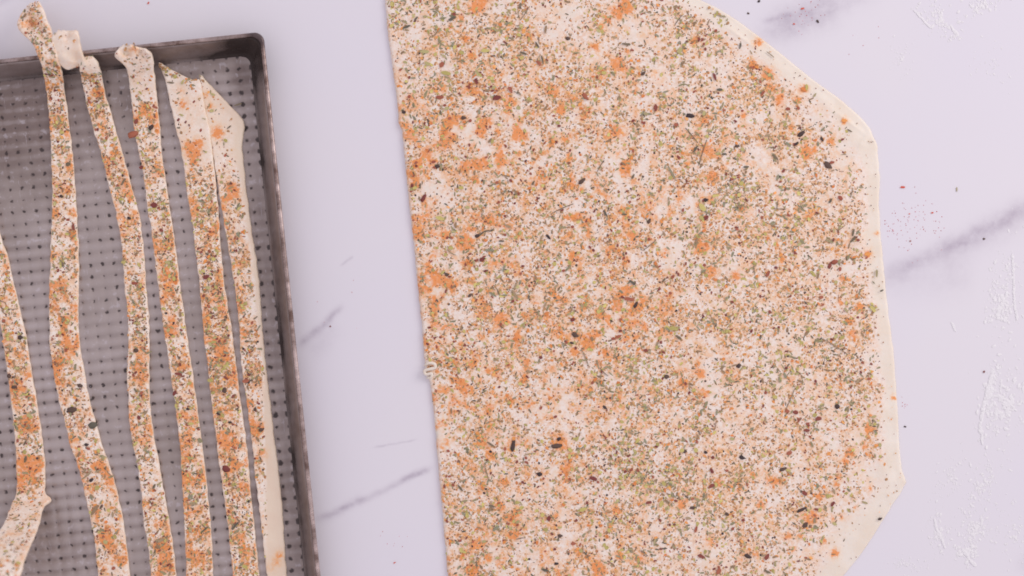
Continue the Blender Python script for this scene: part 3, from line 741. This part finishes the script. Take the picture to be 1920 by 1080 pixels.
def place_shown():
    for t in SHOWN:
        x, y, L, w, a, cls = t[:6]; shape = t[6] if len(t) > 6 else None
        z = float(dz(np.array(float(x)), np.array(float(y))))
        place_part(cls, W(x, y, z + 0.0003), frame((0, 0, 1), math.radians(a), 0.15), L * S * 1.08, dough, wid=w * S * (1.0 if (cls == 'pepper' or shape) else 1.3), shape=shape)
    for (a, b_, _) in STICKS:
        mx, my = (a[0] + b_[0]) / 2, (a[1] + b_[1]) / 2
        L = math.hypot(b_[0] - a[0], b_[1] - a[1]); an = math.atan2(-(b_[1] - a[1]), b_[0] - a[0])
        z = float(dz(np.array(mx), np.array(my)))
        o = place_part('stem', W(mx, my, z + 0.0002), frame((0, 0, 1), an), L * S, dough, ci=rng.integers(0, 2))
        o.scale = (L * S, 15 * S, 13 * S)
place_shown()
scatter_dough()

# small loose curl of dough at the cut edge
def tube_mesh(name, pts, rad, mat, loc):
    pts = np.array(pts); t = np.linspace(0, len(pts) - 1, 40)
    P = catmull(pts, t); n = len(P); s = 8
    T = np.gradient(P, axis=0); T /= np.linalg.norm(T, axis=1)[:, None]
    up = np.array([0, 0, 1.0]); A = np.cross(T, up); A /= np.linalg.norm(A, axis=1)[:, None]; B = np.cross(A, T)
    rr = rad * np.sqrt(np.clip(1 - (2 * np.linspace(0, 1, n) - 1) ** 6, 0.05, 1))
    a = np.linspace(0, 2 * np.pi, s, endpoint=False)
    v = P[:, None] + rr[:, None, None] * (np.cos(a)[None, :, None] * A[:, None] + np.sin(a)[None, :, None] * B[:, None])
    f = grid_faces(n, s, True)
    vv = v.reshape(-1, 3) - loc
    z = np.zeros(len(vv))
    return make_mesh(name, vv, f, attrs={'pap': z, 'oil': z}, mat=mat)
def catmull(P, t):
    P = np.asarray(P, float); n = len(P)
    i = np.clip(np.floor(t).astype(int), 0, n - 2); u = (t - i)[:, None]
    p1 = P[i]; p2 = P[i + 1]; p0 = P[np.maximum(i - 1, 0)]; p3 = P[np.minimum(i + 2, n - 1)]
    p0 = np.where((i == 0)[:, None], 2 * p1 - p2, p0); p3 = np.where((i == n - 2)[:, None], 2 * p2 - p1, p3)
    return 0.5 * ((2 * p1) + (-p0 + p2) * u + (2 * p0 - 5 * p1 + 4 * p2 - p3) * u ** 2 + (-p0 + 3 * p1 - 3 * p2 + p3) * u ** 3)
curl = [W(x, y, z) for x, y, z in ((795, 686, .0030), (803, 681, .0042), (814, 682, .0046), (816, 689, .0044), (806, 692, .0042), (796, 695, .0036), (799, 702, .0034), (809, 700, .0040), (808, 707, .0034), (799, 709, .0024))]
add("dough_curl", tube_mesh("dough_curl", curl, 0.0010, M_dough, dough_loc), dough)

# ------------------------------------------------------------------ cut pastry strips
M_strip = dough_material("cut_pastry", (243, 232, 216))
GROUP_S = 'seasoned pastry strips laid along the baking tray'
def strip(L, R, label, seed, T=0.0027, dens=None, spots=(), pbase=0.5, nbig=26, count=1.0, lumps=(), shown=()):
    """L, R: (photo x, photo y, underside height mm) for the two edges, top to bottom"""
    a = np.array([W(x, y, z * 0.001) for x, y, z in L]); b = np.array([W(x, y, z * 0.001) for x, y, z in R])
    m = len(a)
    length = np.linalg.norm(np.diff((a + b) / 2, axis=0), axis=1).sum()
    n = int(length / 0.0009)
    # even spacing along the length
    tt = np.linspace(0, m - 1, 60 * m); mid = catmull((a + b) / 2, tt)
    cum = np.concatenate([[0], np.cumsum(np.linalg.norm(np.diff(mid, axis=0), axis=1))])
    t = np.interp(np.linspace(0, cum[-1], n), cum, tt); u = np.linspace(0, cum[-1], n)
    A = catmull(a, t); B = catmull(b, t)
    ac = B - A; wd = np.linalg.norm(ac, axis=1); ac = ac / wd[:, None]
    j = (N1.fbm(u * 260 + seed * 9, u * 0 + seed, 3) - 0.5) * 0.0011; j2 = (N2.fbm(u * 260 + seed * 7, u * 0 + seed, 3) - 0.5) * 0.0009
    A = A + ac * j[:, None]; B = B + ac * j2[:, None]
    wd = np.linalg.norm(B - A, axis=1); C = (A + B) / 2
    Tn = np.gradient(C, axis=0); Tn /= np.linalg.norm(Tn, axis=1)[:, None]
    Nn = np.cross(Tn, ac); Nn /= np.linalg.norm(Nn, axis=1)[:, None]
    hw = wd / 2
    def lump_z(p):
        kk = S * (CAM_H - p[..., 2]) / CAM_H
        X = p[..., 0] / kk + 960; Y = 540 - p[..., 1] / kk
        z = np.zeros(X.shape)
        for (lx, ly, lr, lz) in lumps: z = z + lz * 0.001 * np.exp(-((X - lx) ** 2 + (Y - ly) ** 2) / (lr * lr))
        return z
    endf = np.sqrt(np.clip(1 - (1 - np.clip(np.minimum(u, cum[-1] - u) / 0.0016, 0, 1)) ** 2, 0.02, 1))
    Tk = T * endf
    sec = []                                     # (across metres, height fraction) for each station
    inn = [0, 0.00008, 0.0003, 0.0008, 0.0015]; hh = [0.25, 0.55, 0.86, 0.97, 1.0]
    K = 9
    cols = []; hts = []
    for i_, h_ in zip(inn, hh): cols.append(-hw + np.minimum(i_, hw * 0.9)); hts.append(h_ * Tk)
    for k in range(K):
        s_ = -1 + 2 * (k + 1) / (K + 1)
        cols.append(s_ * np.maximum(hw - 0.0022, hw * 0.1)); hts.append(Tk)
    for i_, h_ in zip(inn[::-1], hh[::-1]): cols.append(hw - np.minimum(i_, hw * 0.9)); hts.append(h_ * Tk)
    ntop = len(cols)
    cols.append(hw - 0.0005); hts.append(Tk * 0); cols.append(hw * 0); hts.append(Tk * 0); cols.append(-hw + 0.0005); hts.append(Tk * 0)
    cx = np.stack(cols, 1); hz = np.stack(hts, 1)
    und = 0.0005 * (N3.fbm(u[:, None] * 150 + seed * 3, cx * 150, 3) - 0.5)
    hz[:, 2:ntop - 2] += und[:, 2:ntop - 2]
    V = C[:, None] + ac[:, None] * cx[..., None] + Nn[:, None] * hz[..., None]
    V[..., 2] += lump_z(V)
    rag = 0.0075 * (N4.fbm(cx * 260 + seed * 5.7, cx * 0 + seed, 3) - 0.5) * np.exp(-u / 0.0035)[:, None]
    V += Tn[:, None] * rag[..., None]
    nsec = cx.shape[1]
    f = grid_faces(n, nsec, True)
    cap0 = np.arange(nsec)[None]; cap1 = (n - 1) * nsec + np.arange(nsec)[None, ::-1]
    # colour fields in photo pixels
    px = V[..., 0] / (S * (CAM_H - V[..., 2]) / CAM_H) + 960; py = 540 - V[..., 1] / (S * (CAM_H - V[..., 2]) / CAM_H)
    ud = u[:, None] / S + 0 * cx; cd = cx / S
    vfrac = np.clip(cx / hw[:, None], -1, 1)
    D = (lambda p, q: 1.0 + 0 * p) if dens is None else dens
    topmask = np.zeros(nsec); topmask[2:ntop - 2] = 1; topmask[1] = 0.8
    if True: topmask[ntop - 2] = 0.25; topmask[ntop - 3] = 0.8
    fld = (0.25 + 1.2 * (N2.fbm(ud / 20 + seed * 31, cd / 20, 3) - 0.2)) * D(py, vfrac)
    fld = np.clip(fld, 0, 1)
    ob = np.clip((N4.fbm(ud / 20 + seed * 13, cd / 16 + seed, 3) - 0.42) * 4.5, 0, 1) * pbase * 1.35 * D(py, vfrac)
    spt = blobs(spots, px, py, 3) * 1.15 if len(spots) else 0
    pap = np.clip(ob + spt, 0, 1) * topmask; oil = fld * topmask
    loc = np.array([C[n // 2][0], C[n // 2][1], 0.0])
    me = make_mesh("pastry_strip", V.reshape(-1, 3) - loc, f, attrs={'pap': pap.reshape(-1), 'oil': oil.reshape(-1)}, mat=M_strip)
    import bmesh
    bm = bmesh.new(); bm.from_mesh(me); bm.verts.ensure_lookup_table()
    for c in (cap0[0], cap1[0]):
        try: bm.faces.new([bm.verts[int(i)] for i in c])
        except ValueError: pass
    bmesh.ops.recalc_face_normals(bm, faces=bm.faces); bm.to_mesh(me); bm.free()
    o = add("pastry_strip", me, loc=loc, label=label, cat='pastry strip', group=GROUP_S)
    # sprinkle
    items = []; big = []
    nn = int(cum[-1] / S * 50 * 0.070 * count)
    names = ['tan', 'orange', 'herb', 'olive', 'dark', 'chili', 'pepper', 'dust', 'stem']
    for _ in range(nn):
        q = rng.random() * (n - 1); k = int(q); s_ = rng.uniform(-0.92, 0.90)
        c_ = s_ * hw[k]; p = C[k] + ac[k] * c_
        kk = S * (CAM_H - p[2]) / CAM_H; yy = 540 - p[1] / kk; xx = p[0] / kk + 960
        uu = u[k] / S; cc = c_ / S
        dn = float(D(np.array(yy), np.array(s_)))
        fl = np.clip(0.25 + 1.2 * (float(N2.fbm(uu / 20 + seed * 31, cc / 20, 3)) - 0.2), 0, 1) * dn
        if rng.random() > fl: continue
        g = max(0, (float(N4.fbm(uu / 30 + seed * 5, cc / 40, 2)) - 0.42) * 4); d = max(0, (float(N1.fbm(uu / 28 + seed * 8, cc / 30, 2)) - 0.45) * 4)
        w = np.array([4.5, 0.9, 1.0 + 1.6 * g, 0.32 + 0.8 * g, 0.5 + 0.5 * g + 0.4 * d, 0.65 + 2.0 * d, 0.26 + 0.3 * d, 3.0 + d, 0.04])
        cls = names[int(np.searchsorted(np.cumsum(w) / w.sum(), rng.random()))]
        sh, pal, (lo, hi), nm = CLS[cls]
        sz = pick_size(lo, hi)
        edge = max(0.0, abs(s_) - 0.8) / 0.2
        pos = p + Nn[k] * (Tk[k] * (1 - 0.35 * edge) + 0.00008)
        pos = pos + np.array([0, 0, float(lump_z(pos))])
        R = frame(Nn[k], rng.random() * 6.28, 0.4)
        ci = int(rng.integers(0, len(pal))); kv = int(rng.integers(0, len(PROTO[sh])))
        asp = 0.6 + 0.6 * rng.random()
        sc = np.array([sz, sz * asp, sz * 0.55]) * S
        if sh == 'stem': sc = np.array([sz, sz * .85, sz * .6]) * S
        rec = (sh, kv, pos, R, sc, albedo(np.array(pal[ci]) * (0.93 + 0.14 * rng.random())), cls, sz, ci)
        (big if (sz > 7.0 and cls not in ('tan', 'dust', 'stem') or sz > 15) else items).append(rec)
    big.sort(key=lambda r: -r[7])
    for r in big[:nbig]: place_part(r[6], r[2], r[3], float(r[4][0]), o, r[1], r[8], float(r[4][1]))
    items += big[nbig:]
    for t in shown:
        x, y, L_, w_, a_, c_ = t[:6]
        place_part(c_, W(x, y, 0.0015 + T + 0.0003), frame((0, 0, 1), math.radians(a_), 0.15), L_ * S * 1.05, o, wid=w_ * S * (1.0 if (c_ == 'pepper' or len(t) > 6) else 1.3), shape=(t[6] if len(t) > 6 else None))
    me2 = stuff_mesh("sprinkled_seasoning", [(r[0], r[1], r[2] - loc, r[3], r[4], r[5]) for r in items])
    add("sprinkled_seasoning", me2, o, kind='stuff')
    return o

def Z(tab): return tab
FZ = 1.5   # mm: underside height of a strip lying on the embossed floor

# strip at the far left whose end lifts off at the bottom
strip([(-62,380,FZ),(-40,440,FZ),(-22,500,FZ),(-8,560,FZ),(2,610,FZ),(12,680,FZ),(20,740,FZ),(27,800,FZ),(31,860,FZ),(33,905,FZ),(31,925,2.5),(27,940,5),(20,955,11),(5,990,26),(-22,1040,48),(-50,1090,62),(-85,1150,62),(-120,1220,34),(-140,1290,6),(-150,1350,FZ)],
      [(-15,360,FZ),(2,440,FZ),(18,490,FZ),(34,560,FZ),(48,620,FZ),(60,690,FZ),(70,750,FZ),(79,810,FZ),(85,860,FZ),(86,905,FZ),(86,925,2.5),(97,939,5),(83,954,11),(72,992,26),(52,1040,48),(34,1090,62),(-5,1150,62),(-45,1220,34),(-70,1290,6),(-90,1350,FZ)],
      'leftmost pastry strip, folded over and lifting out of the tray near the bottom left corner', 1,
      dens=lambda y, v: np.where(y > 930, 0.62, 1.0), spots=((50,880,22,.95),(62,900,14,.9),(35,890,12,.8),(60,790,14,.7),(25,735,10,.6),(45,700,16,.45),(70,560,10,.3)), shown=((48,860,12,9,80,'dark'),(47,830,12,5,60,'dark'),(80,937,9,8,40,'chili'),(38,633,10,10,0,'pepper'),(7,602,9,8,0,'chili'),(17,705,8,8,0,'pepper'),(26,726,9,8,0,'pepper')), pbase=0.55)
# long strip over the rim with a cupped curled end
strip([(58,14,8),(42,30,12),(36,48,13),(44,66,16),(60,80,19),(70,98,20.5),(78,115,19),(83,140,11),(87,170,4),(91,205,FZ),(95,250,FZ),(97,300,FZ),(99,350,FZ),(98,400,FZ),(96,460,FZ),(94,520,FZ),(93,580,FZ),(94,640,FZ),(100,690,FZ),(109,740,FZ),(122,790,FZ),(133,835,FZ),(146,870,FZ),(159,920,FZ),(170,970,FZ),(177,1010,FZ),(182,1050,FZ),(186,1095,FZ),(192,1160,FZ),(196,1240,FZ)],
      [(74,6,14),(84,20,17),(90,36,18),(97,52,19),(102,72,21),(106,92,22),(112,112,20),(118,138,12),(122,168,4),(127,205,FZ),(133,250,FZ),(138,300,FZ),(142,350,FZ),(145,400,FZ),(148,460,FZ),(149,520,FZ),(148,580,FZ),(150,640,FZ),(158,690,FZ),(167,740,FZ),(180,790,FZ),(193,835,FZ),(206,870,FZ),(220,920,FZ),(231,970,FZ),(237,1010,FZ),(242,1050,FZ),(246,1095,FZ),(250,1160,FZ),(252,1240,FZ)],
      'long winding pastry strip whose cupped end hangs over the tray rim at the top left', 2,
      dens=lambda y, v: np.where(y < 230, 0.85, 1.0), spots=((122,250,8,.6),(104,345,10,.7),(104,375,9,.7),(130,440,10,.5),(120,600,16,.5),(135,640,14,.4),(105,690,12,.7),(186,870,14,.6),(212,900,8,.7),(205,950,14,.4),(200,1010,16,.5)), shown=((135,768,17,12,10,'pepper'),(174,797,16,13,20,'dark','lump'),(150,723,10,7,-10,'pepper'),(128,308,9,14,0,'dark'),(115,368,8,7,0,'pepper'),(137,426,14,7,-80,'chili'),(166,888,17,9,45,'herb'),(184,883,12,9,30,'herb'),(182,915,12,10,50,'olive'),(171,900,9,6,40,'pepper'),(162,834,8,7,0,'pepper'),(166,841,8,7,0,'chili'),(192,994,11,7,-30,'herb'),(213,1066,8,9,0,'chili'),(120,579,8,8,0,'herb'),(178,955,20,14,60,'herb')), lumps=((40,48,9,3.6),(59,44,8,-4.8),(62,16,8,3.2),(86,46,9,3.0),(92,95,9,-1.0)), pbase=0.6, nbig=30)
# strip tucked behind it, rippled over the rim
strip([(100,56,22),(97,78,21),(102,94,20.5),(111,112,18.5),(122,124,15),(133,124,14),(144,118,17),(149,122,18),(150,132,15),(154,150,8),(160,180,3),(168,215,FZ),(178,250,FZ),(188,280,FZ),(198,320,FZ),(208,360,FZ),(218,400,FZ),(226,440,FZ),(231,490,FZ),(234,540,FZ),(240,590,FZ),(241,640,FZ),(239,700,FZ),(242,750,FZ),(244,800,FZ),(252,840,FZ),(261,890,FZ),(267,940,FZ),(272,990,FZ),(280,1040,FZ),(284,1095,FZ),(290,1170,FZ),(292,1240,FZ)],
      [(148,64,24),(152,80,23),(155,95,22),(158,106,20),(162,112,17),(168,114,16),(176,112,17.5),(183,114,18),(188,126,15),(193,148,8),(200,180,3),(210,215,FZ),(220,250,FZ),(230,285,FZ),(240,320,FZ),(252,365,FZ),(262,400,FZ),(267,440,FZ),(272,490,FZ),(275,540,FZ),(280,590,FZ),(281,640,FZ),(281,700,FZ),(282,750,FZ),(287,800,FZ),(294,840,FZ),(303,890,FZ),(312,940,FZ),(320,990,FZ),(328,1040,FZ),(332,1095,FZ),(336,1170,FZ),(338,1240,FZ)],
      'narrow pastry strip with a rippled end tucked behind the cupped end of its neighbour', 3,
      dens=lambda y, v: np.where(y < 130, 0.25, 1.0), spots=((188,168,10,.9),(180,230,10,.5),(215,300,12,.5),(235,360,12,.5),(245,480,10,.5),(262,690,10,.6),(258,710,14,.8),(262,590,10,.6),(305,1060,16,.9),(300,1030,12,.8),(290,950,12,.4)), shown=((232,340,14,8,60,'dark'),(259,513,24,6,10,'stem'),(252,531,14,8,0,'chili'),(172,163,9,7,-20,'pepper'),(191,187,9,8,0,'pepper'),(180,190,9,7,0,'chili'),(242,409,8,7,0,'pepper'),(270,618,6,5,0,'pepper'),(255,657,9,8,0,'pepper'),(254,732,9,8,-60,'dark'),(265,737,9,8,60,'chili'),(260,783,10,9,-70,'chili'),(289,912,10,8,60,'dark'),(302,1013,13,10,20,'herb'),(279,661,13,6,20,'herb')), lumps=((118,108,7,2.0),(141,108,8,-2.6),(152,76,5,1.5),(126,70,6,-2.0),(158,118,5,1.5)), pbase=0.55)
# strip with lumpy curled tip, clear of the rim
strip([(232,84,24),(222,92,22),(217,104,21),(226,113,19),(236,124,16),(241,145,9),(246,180,3),(250,215,FZ),(253,250,FZ),(262,290,FZ),(270,330,FZ),(276,380,FZ),(284,430,FZ),(290,480,FZ),(296,530,FZ),(303,580,FZ),(311,640,FZ),(320,700,FZ),(329,760,FZ),(336,820,FZ),(341,880,FZ),(344,940,FZ),(347,1000,FZ),(349,1050,FZ),(350,1095,FZ),(352,1170,FZ),(354,1240,FZ)],
      [(256,82,25),(266,88,24),(276,92,23),(285,98,21),(288,112,17),(290,135,10),(294,170,4),(298,210,FZ),(302,250,FZ),(304,290,FZ),(311,330,FZ),(318,380,FZ),(325,430,FZ),(332,480,FZ),(338,530,FZ),(345,580,FZ),(353,640,FZ),(362,700,FZ),(370,760,FZ),(378,820,FZ),(386,880,FZ),(392,940,FZ),(397,1000,FZ),(399,1050,FZ),(401,1095,FZ),(403,1170,FZ),(405,1240,FZ)],
      'pastry strip with a lumpy bent tip resting on the rim, dark chili near its top', 4,
      dens=lambda y, v: np.where(y < 190, 0.35, 1.0), spots=((250,92,9,.5),(280,210,12,.5),(300,420,10,.5),(310,520,14,.8),(312,550,14,.8),(318,620,12,.6),(335,690,10,.5),(345,740,12,.5),(350,900,14,.5),(355,1040,12,.6)), shown=((249,252,22,15,30,'chili','lump'),(256,228,12,9,60,'chili'),(283,239,13,10,60,'pepper'),(291,201,12,6,-15,'chili'),(275,161,11,6,30,'dark'),(265,314,8,12,90,'chili'),(288,385,15,12,0,'chili'),(307,391,9,8,30,'dark'),(302,432,10,8,-40,'chili'),(284,172,14,8,60,'herb'),(334,701,16,8,-5,'chili'),(328,737,12,8,50,'chili'),(352,767,6,6,0,'pepper'),(314,492,13,9,0,'olive'),(362,945,18,7,0,'herb'),(384,993,18,6,40,'dark'),(374,1011,13,8,50,'herb'),(375,826,10,16,-20,'herb')), lumps=((246,82,8,4.2),(236,99,7,-4.0),(221,103,6,3.8),(262,96,6,-2.8),(277,98,7,3.6),(256,112,8,1.2)), pbase=0.6)
# wider strip with pointed slanting end
strip([(299,118,FZ+1),(303,128,FZ),(310,152,FZ),(318,185,FZ),(328,230,FZ),(338,270,FZ),(345,310,FZ),(351,360,FZ),(360,410,FZ),(366,460,FZ),(372,510,FZ),(377,560,FZ),(382,620,FZ),(389,680,FZ),(395,730,FZ),(402,790,FZ),(409,850,FZ),(416,900,FZ),(423,950,FZ),(430,1000,FZ),(434,1050,FZ),(437,1095,FZ),(440,1170,FZ),(442,1240,FZ)],
      [(303,118,FZ+1),(325,132,FZ),(366,152,FZ+1),(377,152,FZ+2.2),(385,200,FZ+1.8),(394,240,FZ+1.6),(400,290,FZ+1.2),(405,340,FZ+.6),(410,390,FZ),(413,440,FZ),(417,490,FZ),(424,550,FZ),(434,610,FZ),(443,680,FZ),(450,740,FZ),(459,800,FZ),(465,850,FZ),(469,900,FZ),(474,950,FZ),(479,1000,FZ),(484,1050,FZ),(487,1095,FZ),(490,1170,FZ),(492,1240,FZ)],
      'wide heavily seasoned strip with a slanting pointed end and a big orange paprika patch', 5,
      dens=lambda y, v: 0.28 + 0.87 * sstep(300, 335, y) + 0 * v, spots=((362,285,15,1.2),(372,270,12,1.1),(355,275,12,1.1),(362,305,8,1.0),(342,195,11,.8),(338,170,8,.6),(408,640,10,1.1),(408,655,10,1.0),(402,440,10,.7),(405,430,8,.7),(430,700,14,.6),(425,660,12,.6),(440,870,16,.7),(428,830,14,.7),(452,910,14,.5),(455,1000,12,.4)), shown=((421,732,9,12,80,'pepper'),(424,709,12,6,-30,'chili'),(437,743,9,7,60,'chili'),(424,879,15,12,-20,'chili','lump'),(442,985,17,9,50,'dark'),(441,963,8,6,-60,'dark'),(321,155,12,6,-5,'dark'),(453,1058,12,7,40,'herb'),(387,520,14,10,20,'chili'),(409,776,7,6,-30,'pepper'),(431,792,6,6,0,'pepper'),(395,713,12,9,10,'olive'),(450,836,8,12,80,'herb')), lumps=((350,150,10,0.8),(305,122,6,1.2)), pbase=0.5, count=1.15, nbig=34)
# last strip, bare along its right side
strip([(375,138,3.5),(377,162,FZ+.5),(383,200,FZ),(391,240,FZ),(400,290,FZ),(408,340,FZ),(416,390,FZ),(424,440,FZ),(433,490,FZ),(441,540,FZ),(447,590,FZ),(450,640,FZ),(454,690,FZ),(461,740,FZ),(468,790,FZ),(475,850,FZ),(480,900,FZ),(486,950,FZ),(492,1000,FZ),(498,1050,FZ),(503,1095,FZ),(508,1170,FZ),(512,1240,FZ)],
      [(379,139,3.5),(396,160,FZ+.5),(430,196,FZ),(458,230,FZ),(455,270,FZ),(460,330,FZ),(467,390,FZ),(474,440,FZ),(482,490,FZ),(488,540,FZ),(491,590,FZ),(495,640,FZ),(500,690,FZ),(506,740,FZ),(512,790,FZ),(519,850,FZ),(525,900,FZ),(530,950,FZ),(533,1000,FZ),(536,1050,FZ),(539,1095,FZ),(543,1170,FZ),(546,1240,FZ)],
      'strip nearest the right tray wall, bare cream along its right side', 6,
      dens=lambda y, v: np.clip(np.interp(y, [150, 290, 340, 440, 560, 700, 790, 860, 930, 1090], [0.12, .2, .6, .8, .9, 1.0, .9, .75, .4, .05]) * 1.1 * (1 - sstep(-0.1, 0.35, v - np.interp(y, [150, 400, 560, 700, 780, 860, 960, 1090], [0.3, 0.5, .35, .55, 0.1, -0.15, -0.5, -1.0]))), 0, 1),
      spots=((408,250,13,1.0),(435,358,12,.9),(425,375,12,.8),(419,390,10,.8),(388,180,8,.5),(395,200,7,.8),(420,420,8,.5),(460,622,9,1.0),(448,570,10,.6),(478,720,10,.7),(468,760,10,.9),(484,800,12,1.0),(490,850,12,.7),(452,500,8,.6),(524,1042,9,.75),(518,1054,10,.6),(510,1064,9,.45)), shown=((490,806,11,8,20,'pepper'),(478,767,8,6,70,'pepper'),(447,196,15,7,15,'dark'),(430,238,9,5,40,'dark'),(470,640,8,6,0,'herb'),(461,715,14,10,0,'chili'),(449,390,13,6,50,'olive'),(479,596,9,5,40,'dark'),(463,640,8,7,0,'dark')), lumps=((455,230,8,1.0),(377,142,6,1.0)), pbase=0.5, nbig=24)

# ------------------------------------------------------------------ flour left on the marble
def flour():
    items = []
    white = np.array([0.87, 0.855, 0.86])
    def clump(cx, cy, rx, ry, ang, n, lo, hi):
        for _ in range(int(n * 0.55)):
            r = abs(rng.normal(0, 0.55)); a = rng.random() * 6.28
            u_, v_ = r * rx * math.cos(a), r * ry * math.sin(a)
            c, s = math.cos(math.radians(ang)), math.sin(math.radians(ang))
            x = cx + u_ * c - v_ * s; y = cy + u_ * s + v_ * c
            if rng.random() > float(sstep(0.35, 0.70, N2.fbm(x / 7.0, y / 7.0, 3))): continue
            sz = lo + (hi - lo) * rng.random() ** 3
            items.append(('grain', int(rng.integers(0, 5)), W(x, y, 0.00005), frame((0, 0, 1), math.radians(rng.normal(70, 45)), 0.2), np.array([sz * 1.5, sz, sz * 0.55]) * S, white))
    for t in [(1880,560,34,90,5,1900,2,7),(1885,760,46,75,10,2300,2,8),(1855,740,12,70,12,700,3,8),(1760,35,60,26,32,900,2,6),(1790,60,22,20,30,300,2,6),(1840,10,50,24,-20,500,2,6),(1780,890,40,60,20,500,2,5),(1845,900,30,60,20,700,2,6),(1830,990,40,60,15,1000,2,6),(1760,1000,22,46,-10,600,2,6),(1815,1040,20,30,-40,500,3,8),(1905,1000,40,70,0,500,2,5),(1690,110,40,60,20,250,2,4),(1950,600,40,200,0,1500,2,6),(1700,1060,40,30,0,200,2,4),(1860,120,60,60,0,200,2,4)]:
        clump(*t)
    def ridge(pts, w, hz):
        w = w * 0.75
        P = np.array(pts, float); n = 26
        for i in range(n * (len(pts) - 1)):
            t = i / n; k = min(int(t), len(pts) - 2); q = P[k] + (P[k + 1] - P[k]) * (t - k) + rng.normal(0, w * 0.22, 2)
            d = P[k + 1] - P[k]
            sz = w * (0.6 + 0.7 * rng.random())
            items.append(('grain', int(rng.integers(0, 5)), W(q[0], q[1], 0.0001), frame((0, 0, 1), math.atan2(-d[1], d[0]), 0.15), np.array([sz * 1.8, sz, sz * hz]) * S, white))
    ridge([(1898,478),(1900,510),(1901,545),(1903,575),(1907,598)], 5, .8)
    ridge([(1860,700),(1850,735),(1842,770),(1838,800),(1842,832)], 7, .8)
    ridge([(1850,745),(1872,742),(1890,752),(1905,770)], 5, .7)
    ridge([(1752,975),(1756,992),(1765,1010),(1771,1025)], 5, .8)
    ridge([(1806,1030),(1818,1050),(1828,1060)], 6, .8)
    ridge([(1785,606),(1788,612),(1791,620)], 4, .8)
    ridge([(1715,20),(1735,42),(1745,52)], 5, .7); ridge([(1783,50),(1796,66)], 5, .7)
    V = [(r[0], r[1], r[2], r[3], r[4], r[5]) for r in items]
    me = stuff_mesh("flour", V); me.materials.clear(); me.materials.append(M_flour)
    add("flour_dusting", me, label='faint white flour smears and specks on the marble along the right side', cat='flour', kind='stuff')
    print("flour", len(items))
flour()

# ------------------------------------------------------------------ loose specks
def dust_stuff():
    items = []
    for cx, cy, r, n in ((1712, 420, 55, 90), (1510, 20, 36, 30), (1600, 60, 60, 5), (735, 1010, 40, 8), (1690, 760, 14, 14), (625, 590, 60, 5), (1672, 430, 18, 14)):
        for _ in range(n):
            x, y = rng.normal(cx, r / 2), rng.normal(cy, r / 2)
            dr = interp(RIGHT, y) - x
            if 700 < x and dr > -6 and x > interp(LEFT, y): continue
            sz = rng.uniform(1.0, 2.2)
            c = albedo([(214, 150, 160), (190, 90, 90), (206, 120, 120)][int(rng.integers(0, 3))])
            items.append(('grain', int(rng.integers(0, 5)), W(x, y, 0.0001), frame((0, 0, 1), rng.random() * 6), np.array([sz, sz, sz * .5]) * S, c))
    add("chili_dust", stuff_mesh("chili_dust", items), label='fine reddish spice dust scattered on the marble right of the dough', cat='spice dust', kind='stuff')
dust_stuff()
def loose(name, cls, x, y, L, w, ang, label, cat, ci=0, z=0.0003):
    me = piece_mesh(cls, int(rng.integers(0, 6)), ci)
    o = add(name, me, label=label, cat=cat, group='stray seasoning pieces on the marble')
    p = W(x, y, z); o.location = tuple(map(float, p)); o.rotation_euler = (0, 0, math.radians(ang))
    o.scale = (L * S * 0.8, w * S * 0.9, min(L, w) * S * 0.6)
loose('chili_flake', 'red', 1693, 351, 13, 7, 5, 'bright red chili flake on marble right of the dough, largest of the stray red flakes', 'chili flake', 3)
loose('chili_flake', 'red', 1748, 399, 7, 6, 30, 'small red chili flake on marble just above the wide purple vein', 'chili flake', 3)
loose('chili_flake', 'red', 1705, 401, 5, 4, 0, 'tiny pale red flake on marble, left of the small red flake above the vein', 'chili flake', 3)
loose('chili_flake', 'chili', 1707, 452, 5, 5, 20, 'tiny dark red flake beside the right edge of the dough, below the red dust', 'chili flake', 1)
loose('herb_leaf', 'herb', 1794, 355, 11, 7, 90, 'single grey green herb leaf lying alone on marble at the right', 'herb leaf', 1)
loose('pepper_grain', 'pepper', 1845, 448, 6, 5, 0, 'dark grain sitting on the wide purple vein at the right', 'pepper grain', 1)
loose('chili_flake', 'chili', 1845, 697, 6, 7, 60, 'dark red flake alone on marble beside the flour smears', 'chili flake', 2)
loose('pepper_grain', 'pepper', 1697, 800, 7, 4, 0, 'thin black grain just off the right edge of the dough above its pointed corner', 'pepper grain', 0)
loose('pepper_grain', 'pepper', 1533, 40, 9, 6, -40, 'dark grain on marble above the dough on the faint upper vein', 'pepper grain', 0)
loose('chili_flake', 'red', 1505, 16, 10, 6, 20, 'red flake on the faint upper vein near the top of the picture', 'chili flake', 3)
loose('chili_flake', 'red', 1489, 45, 6, 5, 0, 'small reddish flake on marble close to the upper right edge of the dough', 'chili flake', 3)
loose('pepper_grain', 'pepper', 1423, 2, 7, 5, 50, 'black grain at the very top edge, above the dough', 'pepper grain', 2)
loose('pepper_grain', 'pepper', 1403, 25, 6, 5, 0, 'black grain on marble touching distance from the sloping top right dough edge', 'pepper grain', 1)
loose('chili_flake', 'chili', 619, 612, 5, 5, 0, 'tiny dark red speck on marble beside the thin vein right of the tray', 'chili flake', 2)
loose('chili_flake', 'red', 740, 1055, 7, 4, 30, 'tiny orange flake on marble between tray and dough near the bottom', 'chili flake', 3)
loose('chili_flake', 'red', 278, 6, 8, 5, 60, 'faint reddish flake on marble above the tray', 'chili flake', 3)
